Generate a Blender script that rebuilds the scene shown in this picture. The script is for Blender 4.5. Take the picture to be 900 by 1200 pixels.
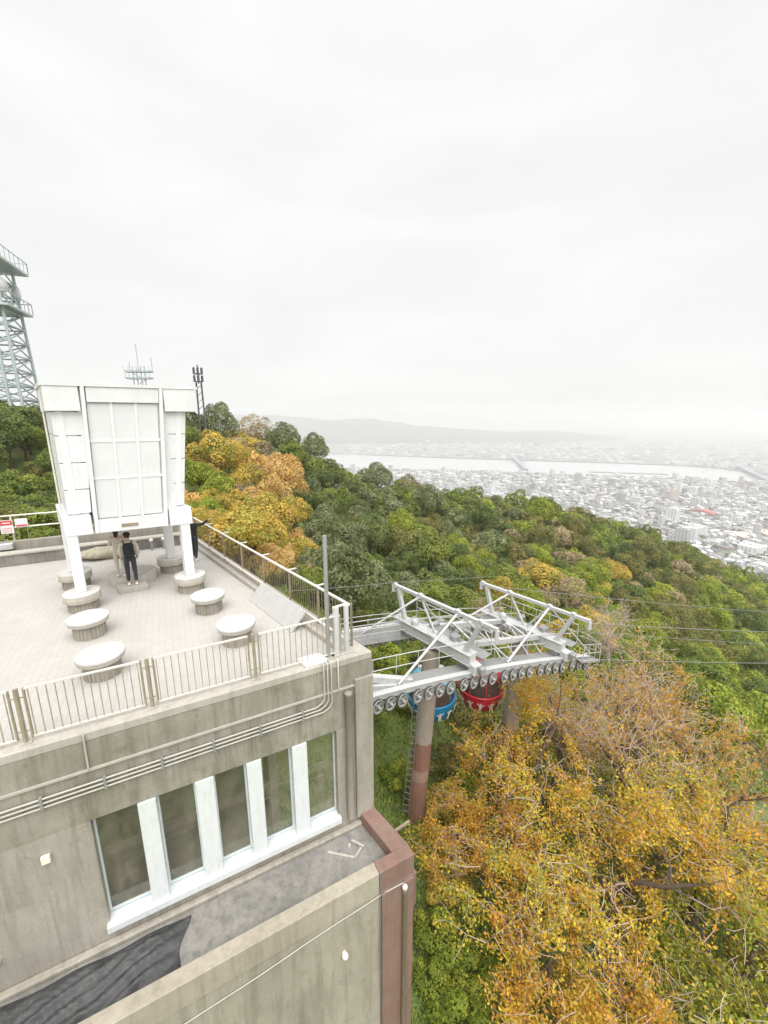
import bpy, bmesh, math, random
import numpy as np
from mathutils import Vector, Matrix

scene = bpy.context.scene
for o in list(bpy.data.objects):
    bpy.data.objects.remove(o, do_unlink=True)
COL = scene.collection
R = math.radians
PITCH = 12.8
CAMZ = 5.4

# ------------------------------------------------------------------ camera
cam = bpy.data.cameras.new('camera')
cam.sensor_fit = 'HORIZONTAL'
cam.sensor_width = 36.0
cam.lens = 36.0 * 485 / 900
cam.clip_start = 0.1
cam.clip_end = 60000
camo = bpy.data.objects.new('camera', cam)
camo.location = (0, 0, CAMZ)
camo.rotation_euler = (R(90 - PITCH), 0, 0)
COL.objects.link(camo)
scene.camera = camo

# ------------------------------------------------------------------ sky, sun, exposure
SUN_EL, SUN_AZ = 64.0, 165.0          # high veiled sun behind and right of the viewer
world = bpy.data.worlds.new('World')
scene.world = world
world.use_nodes = True
wn = world.node_tree.nodes
wl_ = world.node_tree.links
wn.clear()
w_out = wn.new('ShaderNodeOutputWorld')
w_bg = wn.new('ShaderNodeBackground')
w_sky = wn.new('ShaderNodeTexSky')
w_sky.sky_type = 'NISHITA'
w_sky.sun_disc = False
w_sky.sun_elevation = R(SUN_EL)
w_sky.sun_rotation = R(SUN_AZ)
w_sky.air_density = 1.0
w_sky.dust_density = 3.0
w_tc = wn.new('ShaderNodeTexCoord')
w_map = wn.new('ShaderNodeMapping')
w_map.inputs['Scale'].default_value = (1.2, 1.2, 4.5)
w_map.inputs['Rotation'].default_value = (R(6), R(14), R(20))
w_noise = wn.new('ShaderNodeTexNoise')
w_noise.inputs['Scale'].default_value = 1.7
w_noise.inputs['Detail'].default_value = 5
w_noise.inputs['Roughness'].default_value = 0.5
w_noise.inputs['Distortion'].default_value = 0.4
w_ramp = wn.new('ShaderNodeValToRGB')
w_ramp.color_ramp.elements[0].position = 0.3
w_ramp.color_ramp.elements[0].color = (0.296, 0.295, 0.2935, 1)
w_ramp.color_ramp.elements[1].position = 0.7
w_ramp.color_ramp.elements[1].color = (0.327, 0.326, 0.324, 1)
w_mul = wn.new('ShaderNodeVectorMath')
w_mul.operation = 'SCALE'
w_mul.inputs['Scale'].default_value = 10.0
w_mix = wn.new('ShaderNodeMix')
w_mix.data_type = 'RGBA'
w_mix.inputs['Factor'].default_value = 0.985     # a closed cloud deck over the blue
w_bg.inputs['Strength'].default_value = 0.1
wl_.new(w_tc.outputs['Generated'], w_map.inputs['Vector'])
wl_.new(w_map.outputs['Vector'], w_noise.inputs['Vector'])
wl_.new(w_noise.outputs['Fac'], w_ramp.inputs['Fac'])
wl_.new(w_ramp.outputs['Color'], w_mul.inputs[0])
wl_.new(w_sky.outputs['Color'], w_mix.inputs['A'])
wl_.new(w_mul.outputs['Vector'], w_mix.inputs['B'])
wl_.new(w_mix.outputs['Result'], w_bg.inputs['Color'])
wl_.new(w_bg.outputs['Background'], w_out.inputs['Surface'])

sun = bpy.data.lights.new('sun', 'SUN')
sun.energy = 1.5
sun.angle = R(65)
sun.color = (1.0, 0.985, 0.965)
suno = bpy.data.objects.new('sun', sun)
az = R(SUN_AZ)
sdir = Vector((math.sin(az) * math.cos(R(SUN_EL)), math.cos(az) * math.cos(R(SUN_EL)), math.sin(R(SUN_EL))))
suno.rotation_euler = (-sdir).to_track_quat('-Z', 'Y').to_euler()
suno.location = (0, -10, 60)
COL.objects.link(suno)

vs = scene.view_settings
vs.view_transform = 'Standard'
vs.look = 'None'
vs.exposure = 1.6
vs.gamma = 1.0
vs.use_curve_mapping = False
cy = scene.cycles
cy.use_denoising = True
cy.max_bounces = 7
cy.diffuse_bounces = 4
cy.glossy_bounces = 3
cy.transmission_bounces = 6
cy.volume_bounces = 4
cy.transparent_max_bounces = 12
cy.use_adaptive_sampling = True
cy.adaptive_threshold = 0.02
cy.caustics_reflective = False
cy.caustics_refractive = False

# ------------------------------------------------------------------ materials
MATS = {}


def new_mat(name):
    m = bpy.data.materials.new(name)
    m.use_nodes = True
    nt = m.node_tree
    b = nt.nodes['Principled BSDF']
    MATS[name] = m
    return m, nt, b


def node(nt, typ, **kw):
    n = nt.nodes.new(typ)
    for k, v in kw.items():
        if k in n.inputs:
            n.inputs[k].default_value = v
        else:
            setattr(n, k, v)
    return n


def noise(nt, vec, scale, detail=6, rough=0.6, dist=0.0):
    n = node(nt, 'ShaderNodeTexNoise')
    n.inputs['Scale'].default_value = scale
    n.inputs['Detail'].default_value = detail
    n.inputs['Roughness'].default_value = rough
    n.inputs['Distortion'].default_value = dist
    if vec is not None:
        nt.links.new(vec, n.inputs['Vector'])
    return n.outputs['Fac']


def ramp(nt, fac, stops):
    n = node(nt, 'ShaderNodeValToRGB')
    cr = n.color_ramp
    while len(cr.elements) < len(stops):
        cr.elements.new(0.5)
    for e, (p, c) in zip(cr.elements, stops):
        e.position = p
        e.color = (*c, 1) if len(c) == 3 else c
    nt.links.new(fac, n.inputs['Fac'])
    return n.outputs['Color']


def mix(nt, fac, a, b, mode='MIX'):
    n = node(nt, 'ShaderNodeMix')
    n.data_type = 'RGBA'
    n.blend_type = mode
    for val, key in ((fac, 'Factor'), (a, 'A'), (b, 'B')):
        s = n.inputs[key]
        if hasattr(val, 'links'):
            nt.links.new(val, s)
        elif key == 'Factor':
            s.default_value = val
        else:
            s.default_value = (*val, 1)
    return n.outputs['Result']


def objvec(nt, scale=(1, 1, 1), kind='Object'):
    t = node(nt, 'ShaderNodeTexCoord')
    mp = node(nt, 'ShaderNodeMapping')
    mp.inputs['Scale'].default_value = scale
    nt.links.new(t.outputs[kind], mp.inputs['Vector'])
    return mp.outputs['Vector']


def geovec(nt, scale=(1, 1, 1)):
    t = node(nt, 'ShaderNodeNewGeometry')
    mp = node(nt, 'ShaderNodeMapping')
    mp.inputs['Scale'].default_value = scale
    nt.links.new(t.outputs['Position'], mp.inputs['Vector'])
    return mp.outputs['Vector']


def bump(nt, b, h, strength=0.3, dist=0.02):
    n = node(nt, 'ShaderNodeBump')
    n.inputs['Strength'].default_value = strength
    n.inputs['Distance'].default_value = dist
    nt.links.new(h, n.inputs['Height'])
    nt.links.new(n.outputs['Normal'], b.inputs['Normal'])


def mat_concrete(name, c0, c1, stain=(0.2, 0.18, 0.14), stain_amt=0.5, rough=0.85, moss=None):
    m, nt, b = new_mat(name)
    v = geovec(nt)
    big = noise(nt, v, 0.7, 6, 0.65, 0.3)
    fine = noise(nt, v, 22, 5, 0.7)
    col = ramp(nt, big, [(0.3, c0), (0.72, c1)])
    col = mix(nt, 0.45, col, ramp(nt, fine, [(0.25, (0.72, 0.72, 0.72)), (0.75, (1.15, 1.15, 1.15))]), 'MULTIPLY')
    streak = noise(nt, geovec(nt, (3.2, 3.2, 0.28)), 1.6, 6, 0.7, 0.2)
    smask = ramp(nt, streak, [(0.46, (0, 0, 0)), (0.72, (stain_amt,) * 3)])
    col = mix(nt, smask, col, stain)
    pit = noise(nt, v, 3.4, 8, 0.75, 0.6)
    pmask = ramp(nt, pit, [(0.56, (0, 0, 0)), (0.75, (stain_amt * 0.8,) * 3)])
    col = mix(nt, pmask, col, tuple(x * 0.75 for x in stain))
    if moss:
        mo = noise(nt, v, 1.7, 7, 0.7)
        mm = ramp(nt, mo, [(0.5, (0, 0, 0)), (0.68, (0.55,) * 3)])
        col = mix(nt, mm, col, moss)
    nt.links.new(col, b.inputs['Base Color'])
    b.inputs['Roughness'].default_value = rough
    bump(nt, b, fine, 0.35, 0.01)
    return m


def mat_plain(name, col, rough=0.5, metal=0.0, var=0.12, scale=4.0, dirt=None, dirt_amt=0.3, spec=0.5, bmp=0.0):
    m, nt, b = new_mat(name)
    v = geovec(nt)
    n1 = noise(nt, v, scale, 5, 0.65)
    lo = tuple(max(0, c * (1 - var)) for c in col)
    hi = tuple(min(1, c * (1 + var * 0.6)) for c in col)
    c = ramp(nt, n1, [(0.3, lo), (0.7, hi)])
    if dirt:
        n2 = noise(nt, geovec(nt, (2.5, 2.5, 0.5)), scale * 1.3, 7, 0.75, 0.4)
        mk = ramp(nt, n2, [(0.5, (0, 0, 0)), (0.75, (dirt_amt,) * 3)])
        c = mix(nt, mk, c, dirt)
    nt.links.new(c, b.inputs['Base Color'])
    rr = ramp(nt, n1, [(0.2, (max(0, rough - 0.1),) * 3), (0.8, (min(1, rough + 0.12),) * 3)])
    nt.links.new(rr, b.inputs['Roughness'])
    b.inputs['Metallic'].default_value = metal
    b.inputs['Specular IOR Level'].default_value = spec
    if bmp:
        bump(nt, b, noise(nt, v, scale * 8, 4, 0.7), bmp, 0.01)
    return m


def mat_leaf(name, trans=0.25, rough=0.6):
    m, nt, b = new_mat(name)
    a = node(nt, 'ShaderNodeAttribute')
    a.attribute_name = 'col'
    nt.links.new(a.outputs['Color'], b.inputs['Base Color'])
    b.inputs['Roughness'].default_value = rough
    b.inputs['Specular IOR Level'].default_value = 0.25
    t = node(nt, 'ShaderNodeBsdfTranslucent')
    nt.links.new(a.outputs['Color'], t.inputs['Color'])
    mx = node(nt, 'ShaderNodeMixShader')
    mx.inputs['Fac'].default_value = trans
    nt.links.new(b.outputs['BSDF'], mx.inputs[1])
    nt.links.new(t.outputs['BSDF'], mx.inputs[2])
    out = nt.nodes['Material Output']
    nt.links.new(mx.outputs['Shader'], out.inputs['Surface'])
    return m


mat_concrete('concrete', (0.31, 0.285, 0.235), (0.44, 0.41, 0.35), (0.17, 0.155, 0.115), 0.65)
mat_concrete('concrete_upper', (0.25, 0.235, 0.185), (0.39, 0.365, 0.305), (0.13, 0.12, 0.085), 0.8, moss=(0.18, 0.17, 0.105))
mat_concrete('coping', (0.40, 0.375, 0.325), (0.52, 0.49, 0.43), (0.24, 0.22, 0.18), 0.55)
mat_concrete('ledge_floor', (0.17, 0.165, 0.15), (0.30, 0.285, 0.26), (0.09, 0.085, 0.075), 0.7, moss=(0.36, 0.335, 0.28))
mat_concrete('lower_wall', (0.29, 0.265, 0.205), (0.43, 0.395, 0.32), (0.16, 0.14, 0.10), 0.7)
mat_concrete('ledge_top', (0.33, 0.295, 0.23), (0.44, 0.40, 0.32), (0.19, 0.165, 0.12), 0.55)
mat_concrete('table_base', (0.30, 0.275, 0.225), (0.42, 0.39, 0.33), (0.17, 0.155, 0.12), 0.6)
mat_concrete('table_rim', (0.52, 0.48, 0.40), (0.66, 0.62, 0.54), (0.34, 0.30, 0.23), 0.45)
mat_concrete('table_top', (0.50, 0.49, 0.46), (0.60, 0.59, 0.56), (0.37, 0.345, 0.29), 0.5)
mat_concrete('pylon', (0.33, 0.285, 0.23), (0.43, 0.375, 0.31), (0.24, 0.18, 0.14), 0.5)
mat_concrete('pylon_band', (0.34, 0.215, 0.165), (0.41, 0.265, 0.21), (0.24, 0.15, 0.11), 0.5)
mat_concrete('pylon_redbrown', (0.25, 0.13, 0.09), (0.33, 0.18, 0.13), (0.18, 0.09, 0.06), 0.5)
mat_concrete('red_reflection', (0.20, 0.115, 0.09), (0.29, 0.175, 0.14), (0.15, 0.11, 0.08), 0.7, moss=(0.24, 0.19, 0.15))  # red reflection from the viewer's pane, painted into the concrete colour
mat_concrete('stone', (0.30, 0.27, 0.2), (0.46, 0.42, 0.33), (0.16, 0.14, 0.1), 0.7)
mat_plain('white_paint', (0.75, 0.75, 0.75), 0.45, var=0.05, dirt=(0.5, 0.48, 0.42), dirt_amt=0.4)
mat_plain('white_panel', (0.72, 0.725, 0.725), 0.4, var=0.07, scale=1.5, dirt=(0.5, 0.49, 0.45), dirt_amt=0.5)
mat_plain('panel_gap', (0.55, 0.55, 0.55), 0.7)
mat_plain('frost', (0.67, 0.68, 0.675), 0.25, var=0.05, scale=1.0, dirt=(0.6, 0.64, 0.62), dirt_amt=0.3)
mat_plain('mullion', (0.70, 0.725, 0.725), 0.4, var=0.05, dirt=(0.42, 0.43, 0.41), dirt_amt=0.45)
mat_plain('sill', (0.62, 0.70, 0.69), 0.4, var=0.06, dirt=(0.4, 0.45, 0.42), dirt_amt=0.4)
mat_plain('galv', (0.35, 0.35, 0.34), 0.5, metal=0.35, var=0.12, scale=6, dirt=(0.4, 0.37, 0.33), dirt_amt=0.35)
mat_plain('galv_white', (0.55, 0.555, 0.55), 0.5, metal=0.1, var=0.08, scale=5, dirt=(0.34, 0.27, 0.21), dirt_amt=0.55)
mat_plain('steel_dark', (0.24, 0.24, 0.24), 0.55, metal=0.3, var=0.2, scale=6, dirt=(0.2, 0.13, 0.08), dirt_amt=0.4)
mat_plain('rail_steel', (0.40, 0.35, 0.26), 0.55, metal=0.2, var=0.2, scale=6, dirt=(0.22, 0.17, 0.11), dirt_amt=0.5)
mat_plain('rail_top', (0.74, 0.71, 0.65), 0.5, metal=0.1, var=0.08, scale=6, dirt=(0.42, 0.36, 0.27), dirt_amt=0.5)
mat_plain('rail_brown', (0.30, 0.245, 0.175), 0.65, metal=0.1, var=0.2, scale=5, dirt=(0.16, 0.11, 0.075), dirt_amt=0.5)
mat_plain('conduit', (0.50, 0.48, 0.43), 0.5, metal=0.1, var=0.12, scale=6, dirt=(0.42, 0.38, 0.3), dirt_amt=0.5)
mat_plain('rubber', (0.05, 0.05, 0.05), 0.8, var=0.2)
mat_plain('dark_sheet', (0.055, 0.056, 0.058), 0.6, var=0.5, scale=2.0, dirt=(0.16, 0.15, 0.13), dirt_amt=0.7, bmp=0.3)
mat_plain('gondola_red', (0.62, 0.03, 0.055), 0.3, var=0.1, scale=2)
mat_plain('gondola_blue', (0.02, 0.25, 0.50), 0.3, var=0.1, scale=2)
mat_plain('gondola_sky', (0.16, 0.55, 0.72), 0.35, var=0.08, scale=2)
mat_plain('gondola_seat', (0.10, 0.05, 0.045), 0.8, var=0.2)
mat_plain('decal', (0.80, 0.80, 0.78), 0.5, var=0.05)
mat_plain('sign_red', (0.62, 0.07, 0.06), 0.5, var=0.05)
mat_plain('lamp_white', (0.78, 0.75, 0.66), 0.35, var=0.06)
mat_plain('skin', (0.55, 0.36, 0.27), 0.55, var=0.06)
mat_plain('hair', (0.018, 0.015, 0.013), 0.6, var=0.2)
mat_plain('cloth_black', (0.016, 0.017, 0.022), 0.85, var=0.35, scale=14, bmp=0.2)
mat_plain('cloth_grey', (0.035, 0.037, 0.045), 0.85, var=0.35, scale=14, bmp=0.2)
mat_plain('cloth_cream', (0.62, 0.57, 0.47), 0.85, var=0.1, scale=14, bmp=0.2)
mat_plain('cloth_navy', (0.03, 0.045, 0.085), 0.85, var=0.3, scale=14, bmp=0.2)
mat_plain('shoe_white', (0.75, 0.74, 0.71), 0.6, var=0.05)
mat_plain('bark', (0.125, 0.09, 0.068), 0.9, var=0.4, scale=7, bmp=0.5)
mat_plain('bark_pale', (0.58, 0.45, 0.37), 0.85, var=0.3, scale=5, bmp=0.3)
mat_plain('tower_steel', (0.46, 0.53, 0.53), 0.5, metal=0.2, var=0.12, scale=0.6)
mat_plain('pole_dark', (0.12, 0.115, 0.12), 0.6, metal=0.1, var=0.2)
mat_plain('room_wall', (0.72, 0.68, 0.58), 0.85, var=0.08, scale=1.2)
mat_plain('room_floor', (0.50, 0.47, 0.38), 0.6, var=0.2, scale=1.2)
mat_plain('board', (0.46, 0.455, 0.44), 0.55, var=0.1, scale=5, dirt=(0.5, 0.48, 0.44), dirt_amt=0.5)
mat_plain('bridge', (0.28, 0.29, 0.30), 0.8, var=0.1, scale=0.02)
mat_plain('wire', (0.22, 0.22, 0.21), 0.5, metal=0.4, var=0.1)
mat_plain('rope', (0.30, 0.29, 0.28), 0.5, metal=0.5, var=0.1)
mat_leaf('leaf', 0.38)
mat_leaf('leaf_autumn', 0.45)
mat_leaf('grass', 0.4)

# terrace paving: small pale tiles with fine joints
m, nt, b = new_mat('paving')
v = geovec(nt)
mp = node(nt, 'ShaderNodeMapping')
mp.inputs['Rotation'].default_value = (0, 0, R(-27.8))
nt.links.new(v, mp.inputs['Vector'])
bk = node(nt, 'ShaderNodeTexBrick')
bk.offset = 0.0
bk.inputs['Scale'].default_value = 1.0
bk.inputs['Brick Width'].default_value = 0.15
bk.inputs['Row Height'].default_value = 0.15
bk.inputs['Mortar Size'].default_value = 0.006
bk.inputs['Color1'].default_value = (0.445, 0.426, 0.395, 1)
bk.inputs['Color2'].default_value = (0.47, 0.45, 0.418, 1)
bk.inputs['Mortar'].default_value = (0.395, 0.376, 0.345, 1)
nt.links.new(mp.outputs['Vector'], bk.inputs['Vector'])
c = mix(nt, 0.5, bk.outputs['Color'], ramp(nt, noise(nt, v, 0.55, 6, 0.65, 0.4), [(0.3, (0.80, 0.79, 0.76)), (0.7, (1.05, 1.05, 1.06))]), 'MULTIPLY')
st = ramp(nt, noise(nt, v, 2.1, 8, 0.75, 0.8), [(0.55, (0, 0, 0)), (0.8, (0.4,) * 3)])
c = mix(nt, st, c, (0.46, 0.41, 0.36))
nt.links.new(c, b.inputs['Base Color'])
b.inputs['Roughness'].default_value = 0.75
bump(nt, b, bk.outputs['Fac'], -0.25, 0.01)

# window glass; a pale diffuse veil is painted in for reflections and room light
m, nt, b = new_mat('glass')
b.inputs['Base Color'].default_value = (0.93, 0.96, 0.94, 1)
b.inputs['Transmission Weight'].default_value = 1.0
b.inputs['Roughness'].default_value = 0.02
b.inputs['IOR'].default_value = 1.45
refl_veil = node(nt, 'ShaderNodeBsdfDiffuse')
refl_veil.inputs['Color'].default_value = (0.50, 0.47, 0.33, 1)
mxs = node(nt, 'ShaderNodeMixShader')
nt.links.new(ramp(nt, noise(nt, geovec(nt, (1, 1, .45)), 1.6, 6, 0.65, 0.8), [(0.35, (0.10,) * 3), (0.7, (0.36,) * 3)]), mxs.inputs['Fac'])
nt.links.new(b.outputs['BSDF'], mxs.inputs[1])
nt.links.new(refl_veil.outputs['BSDF'], mxs.inputs[2])
nt.links.new(mxs.outputs['Shader'], nt.nodes['Material Output'].inputs['Surface'])
m, nt, b = new_mat('glass_dark')
b.inputs['Base Color'].default_value = (0.10, 0.075, 0.07, 1)
b.inputs['Roughness'].default_value = 0.08
b.inputs['Specular IOR Level'].default_value = 0.6
nn = noise(nt, geovec(nt), 2.0, 3)
nt.links.new(ramp(nt, nn, [(0.3, (0.06, 0.045, 0.042)), (0.7, (0.13, 0.09, 0.08))]), b.inputs['Base Color'])

# hill soil, grass slope
m, nt, b = new_mat('hill_soil')
v = geovec(nt)
c = ramp(nt, noise(nt, v, 0.35, 7, 0.7, 0.5), [(0.32, (0.13, 0.11, 0.05)), (0.5, (0.15, 0.20, 0.06)), (0.68, (0.21, 0.28, 0.08))])
c = mix(nt, 0.6, c, ramp(nt, noise(nt, v, 6, 6, 0.7), [(0.3, (0.6, 0.6, 0.6)), (0.7, (1.3, 1.3, 1.2))]), 'MULTIPLY')
nt.links.new(c, b.inputs['Base Color'])
b.inputs['Roughness'].default_value = 0.95
bump(nt, b, noise(nt, v, 9, 6, 0.7), 0.6, 0.08)

# city plain
m, nt, b = new_mat('plain')
v = geovec(nt)
c = ramp(nt, noise(nt, v, 0.006, 9, 0.75), [(0.3, (0.13, 0.14, 0.12)), (0.5, (0.22, 0.22, 0.21)), (0.7, (0.36, 0.36, 0.35))])
g = ramp(nt, noise(nt, v, 0.0035, 7, 0.7), [(0.54, (0, 0, 0)), (0.62, (0.75,) * 3)])
c = mix(nt, g, c, (0.12, 0.15, 0.07))
nt.links.new(c, b.inputs['Base Color'])
b.inputs['Roughness'].default_value = 0.95
m, nt, b = new_mat('mountain')
v = geovec(nt)
c = ramp(nt, noise(nt, v, 0.004, 8, 0.7), [(0.3, (0.04, 0.06, 0.03)), (0.7, (0.09, 0.11, 0.05))])
nt.links.new(c, b.inputs['Base Color'])
b.inputs['Roughness'].default_value = 0.95
m, nt, b = new_mat('water')
b.inputs['Base Color'].default_value = (0.46, 0.48, 0.48, 1)
b.inputs['Roughness'].default_value = 0.1
b.inputs['IOR'].default_value = 1.33
bump(nt, b, noise(nt, geovec(nt), 0.08, 4), 0.12, 1.0)


def city_mat(name, use_attr):
    m, nt, b = new_mat(name)
    if use_attr:
        a = node(nt, 'ShaderNodeAttribute')
        a.attribute_name = 'col'
        base = a.outputs['Color']
    else:
        a = node(nt, 'ShaderNodeObjectInfo')
        base = a.outputs['Color']
    # rows of dark windows on walls only (the roofs face up); far too small to tell apart
    geo = node(nt, 'ShaderNodeNewGeometry')
    sep = node(nt, 'ShaderNodeSeparateXYZ')
    nt.links.new(geo.outputs['Normal'], sep.inputs[0])
    up = node(nt, 'ShaderNodeMath', operation='LESS_THAN')
    up.inputs[1].default_value = 0.3
    nt.links.new(sep.outputs['Z'], up.inputs[0])
    pos = node(nt, 'ShaderNodeSeparateXYZ')
    nt.links.new(geo.outputs['Position'], pos.inputs[0])
    zz = node(nt, 'ShaderNodeMath', operation='PINGPONG')
    zz.inputs[1].default_value = 1.7
    nt.links.new(pos.outputs['Z'], zz.inputs[0])
    wz = node(nt, 'ShaderNodeMath', operation='GREATER_THAN')
    wz.inputs[1].default_value = 0.9
    nt.links.new(zz.outputs[0], wz.inputs[0])
    xy = node(nt, 'ShaderNodeMath', operation='ADD')
    nt.links.new(pos.outputs['X'], xy.inputs[0])
    nt.links.new(pos.outputs['Y'], xy.inputs[1])
    xx = node(nt, 'ShaderNodeMath', operation='PINGPONG')
    xx.inputs[1].default_value = 1.9
    nt.links.new(xy.outputs[0], xx.inputs[0])
    wx = node(nt, 'ShaderNodeMath', operation='GREATER_THAN')
    wx.inputs[1].default_value = 0.7
    nt.links.new(xx.outputs[0], wx.inputs[0])
    m1 = node(nt, 'ShaderNodeMath', operation='MULTIPLY')
    nt.links.new(wz.outputs[0], m1.inputs[0])
    nt.links.new(wx.outputs[0], m1.inputs[1])
    m2 = node(nt, 'ShaderNodeMath', operation='MULTIPLY')
    nt.links.new(m1.outputs[0], m2.inputs[0])
    nt.links.new(up.outputs[0], m2.inputs[1])
    m3 = node(nt, 'ShaderNodeMath', operation='MULTIPLY')
    nt.links.new(m2.outputs[0], m3.inputs[0])
    m3.inputs[1].default_value = 0.8
    c = mix(nt, m3.outputs[0], base, (0.07, 0.08, 0.09))
    nt.links.new(c, b.inputs['Base Color'])
    b.inputs['Roughness'].default_value = 0.8


city_mat('city_attr', True)
city_mat('city_obj', False)

m, nt, b = new_mat('haze')
nt.nodes.remove(b)
pv = node(nt, 'ShaderNodeVolumePrincipled')
pv.inputs['Color'].default_value = (0.94, 0.942, 0.95, 1)
pv.inputs['Density'].default_value = 2.8e-4
pv.inputs['Anisotropy'].default_value = 0.3
nt.links.new(pv.outputs['Volume'], nt.nodes['Material Output'].inputs['Volume'])

# ------------------------------------------------------------------ helpers


def wloc(o):
    v = Vector((0, 0, 0))
    while o is not None:
        v = v + o.location
        o = o.parent
    return v


def tag(o, label=None, cat=None, group=None, kind=None):
    if label:
        o['label'] = label
    if cat:
        o['category'] = cat
    if group:
        o['group'] = group
    if kind:
        o['kind'] = kind
    return o


def empty(name, loc=(0, 0, 0), label=None, cat=None, group=None):
    o = bpy.data.objects.new(name, None)
    o.location = loc
    o.empty_display_size = 0.3
    COL.objects.link(o)
    return tag(o, label, cat, group)


def link(name, me, parent=None, loc=None, rot=None, scale=None):
    """Link mesh data; loc is in world space when there is a parent."""
    o = bpy.data.objects.new(name, me)
    COL.objects.link(o)
    if parent is not None:
        o.parent = parent
        if loc is not None:
            o.location = Vector(loc) - wloc(parent)
    elif loc is not None:
        o.location = loc
    if rot is not None:
        o.rotation_euler = rot
    if scale is not None:
        o.scale = scale if hasattr(scale, '__len__') else (scale,) * 3
    return o


def frame_of(d):
    d = Vector(d).normalized()
    a = Vector((0, 0, 1)) if abs(d.z) < 0.95 else Vector((1, 0, 0))
    x = d.cross(a).normalized()
    y = x.cross(d).normalized()
    return x, y, d


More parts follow.
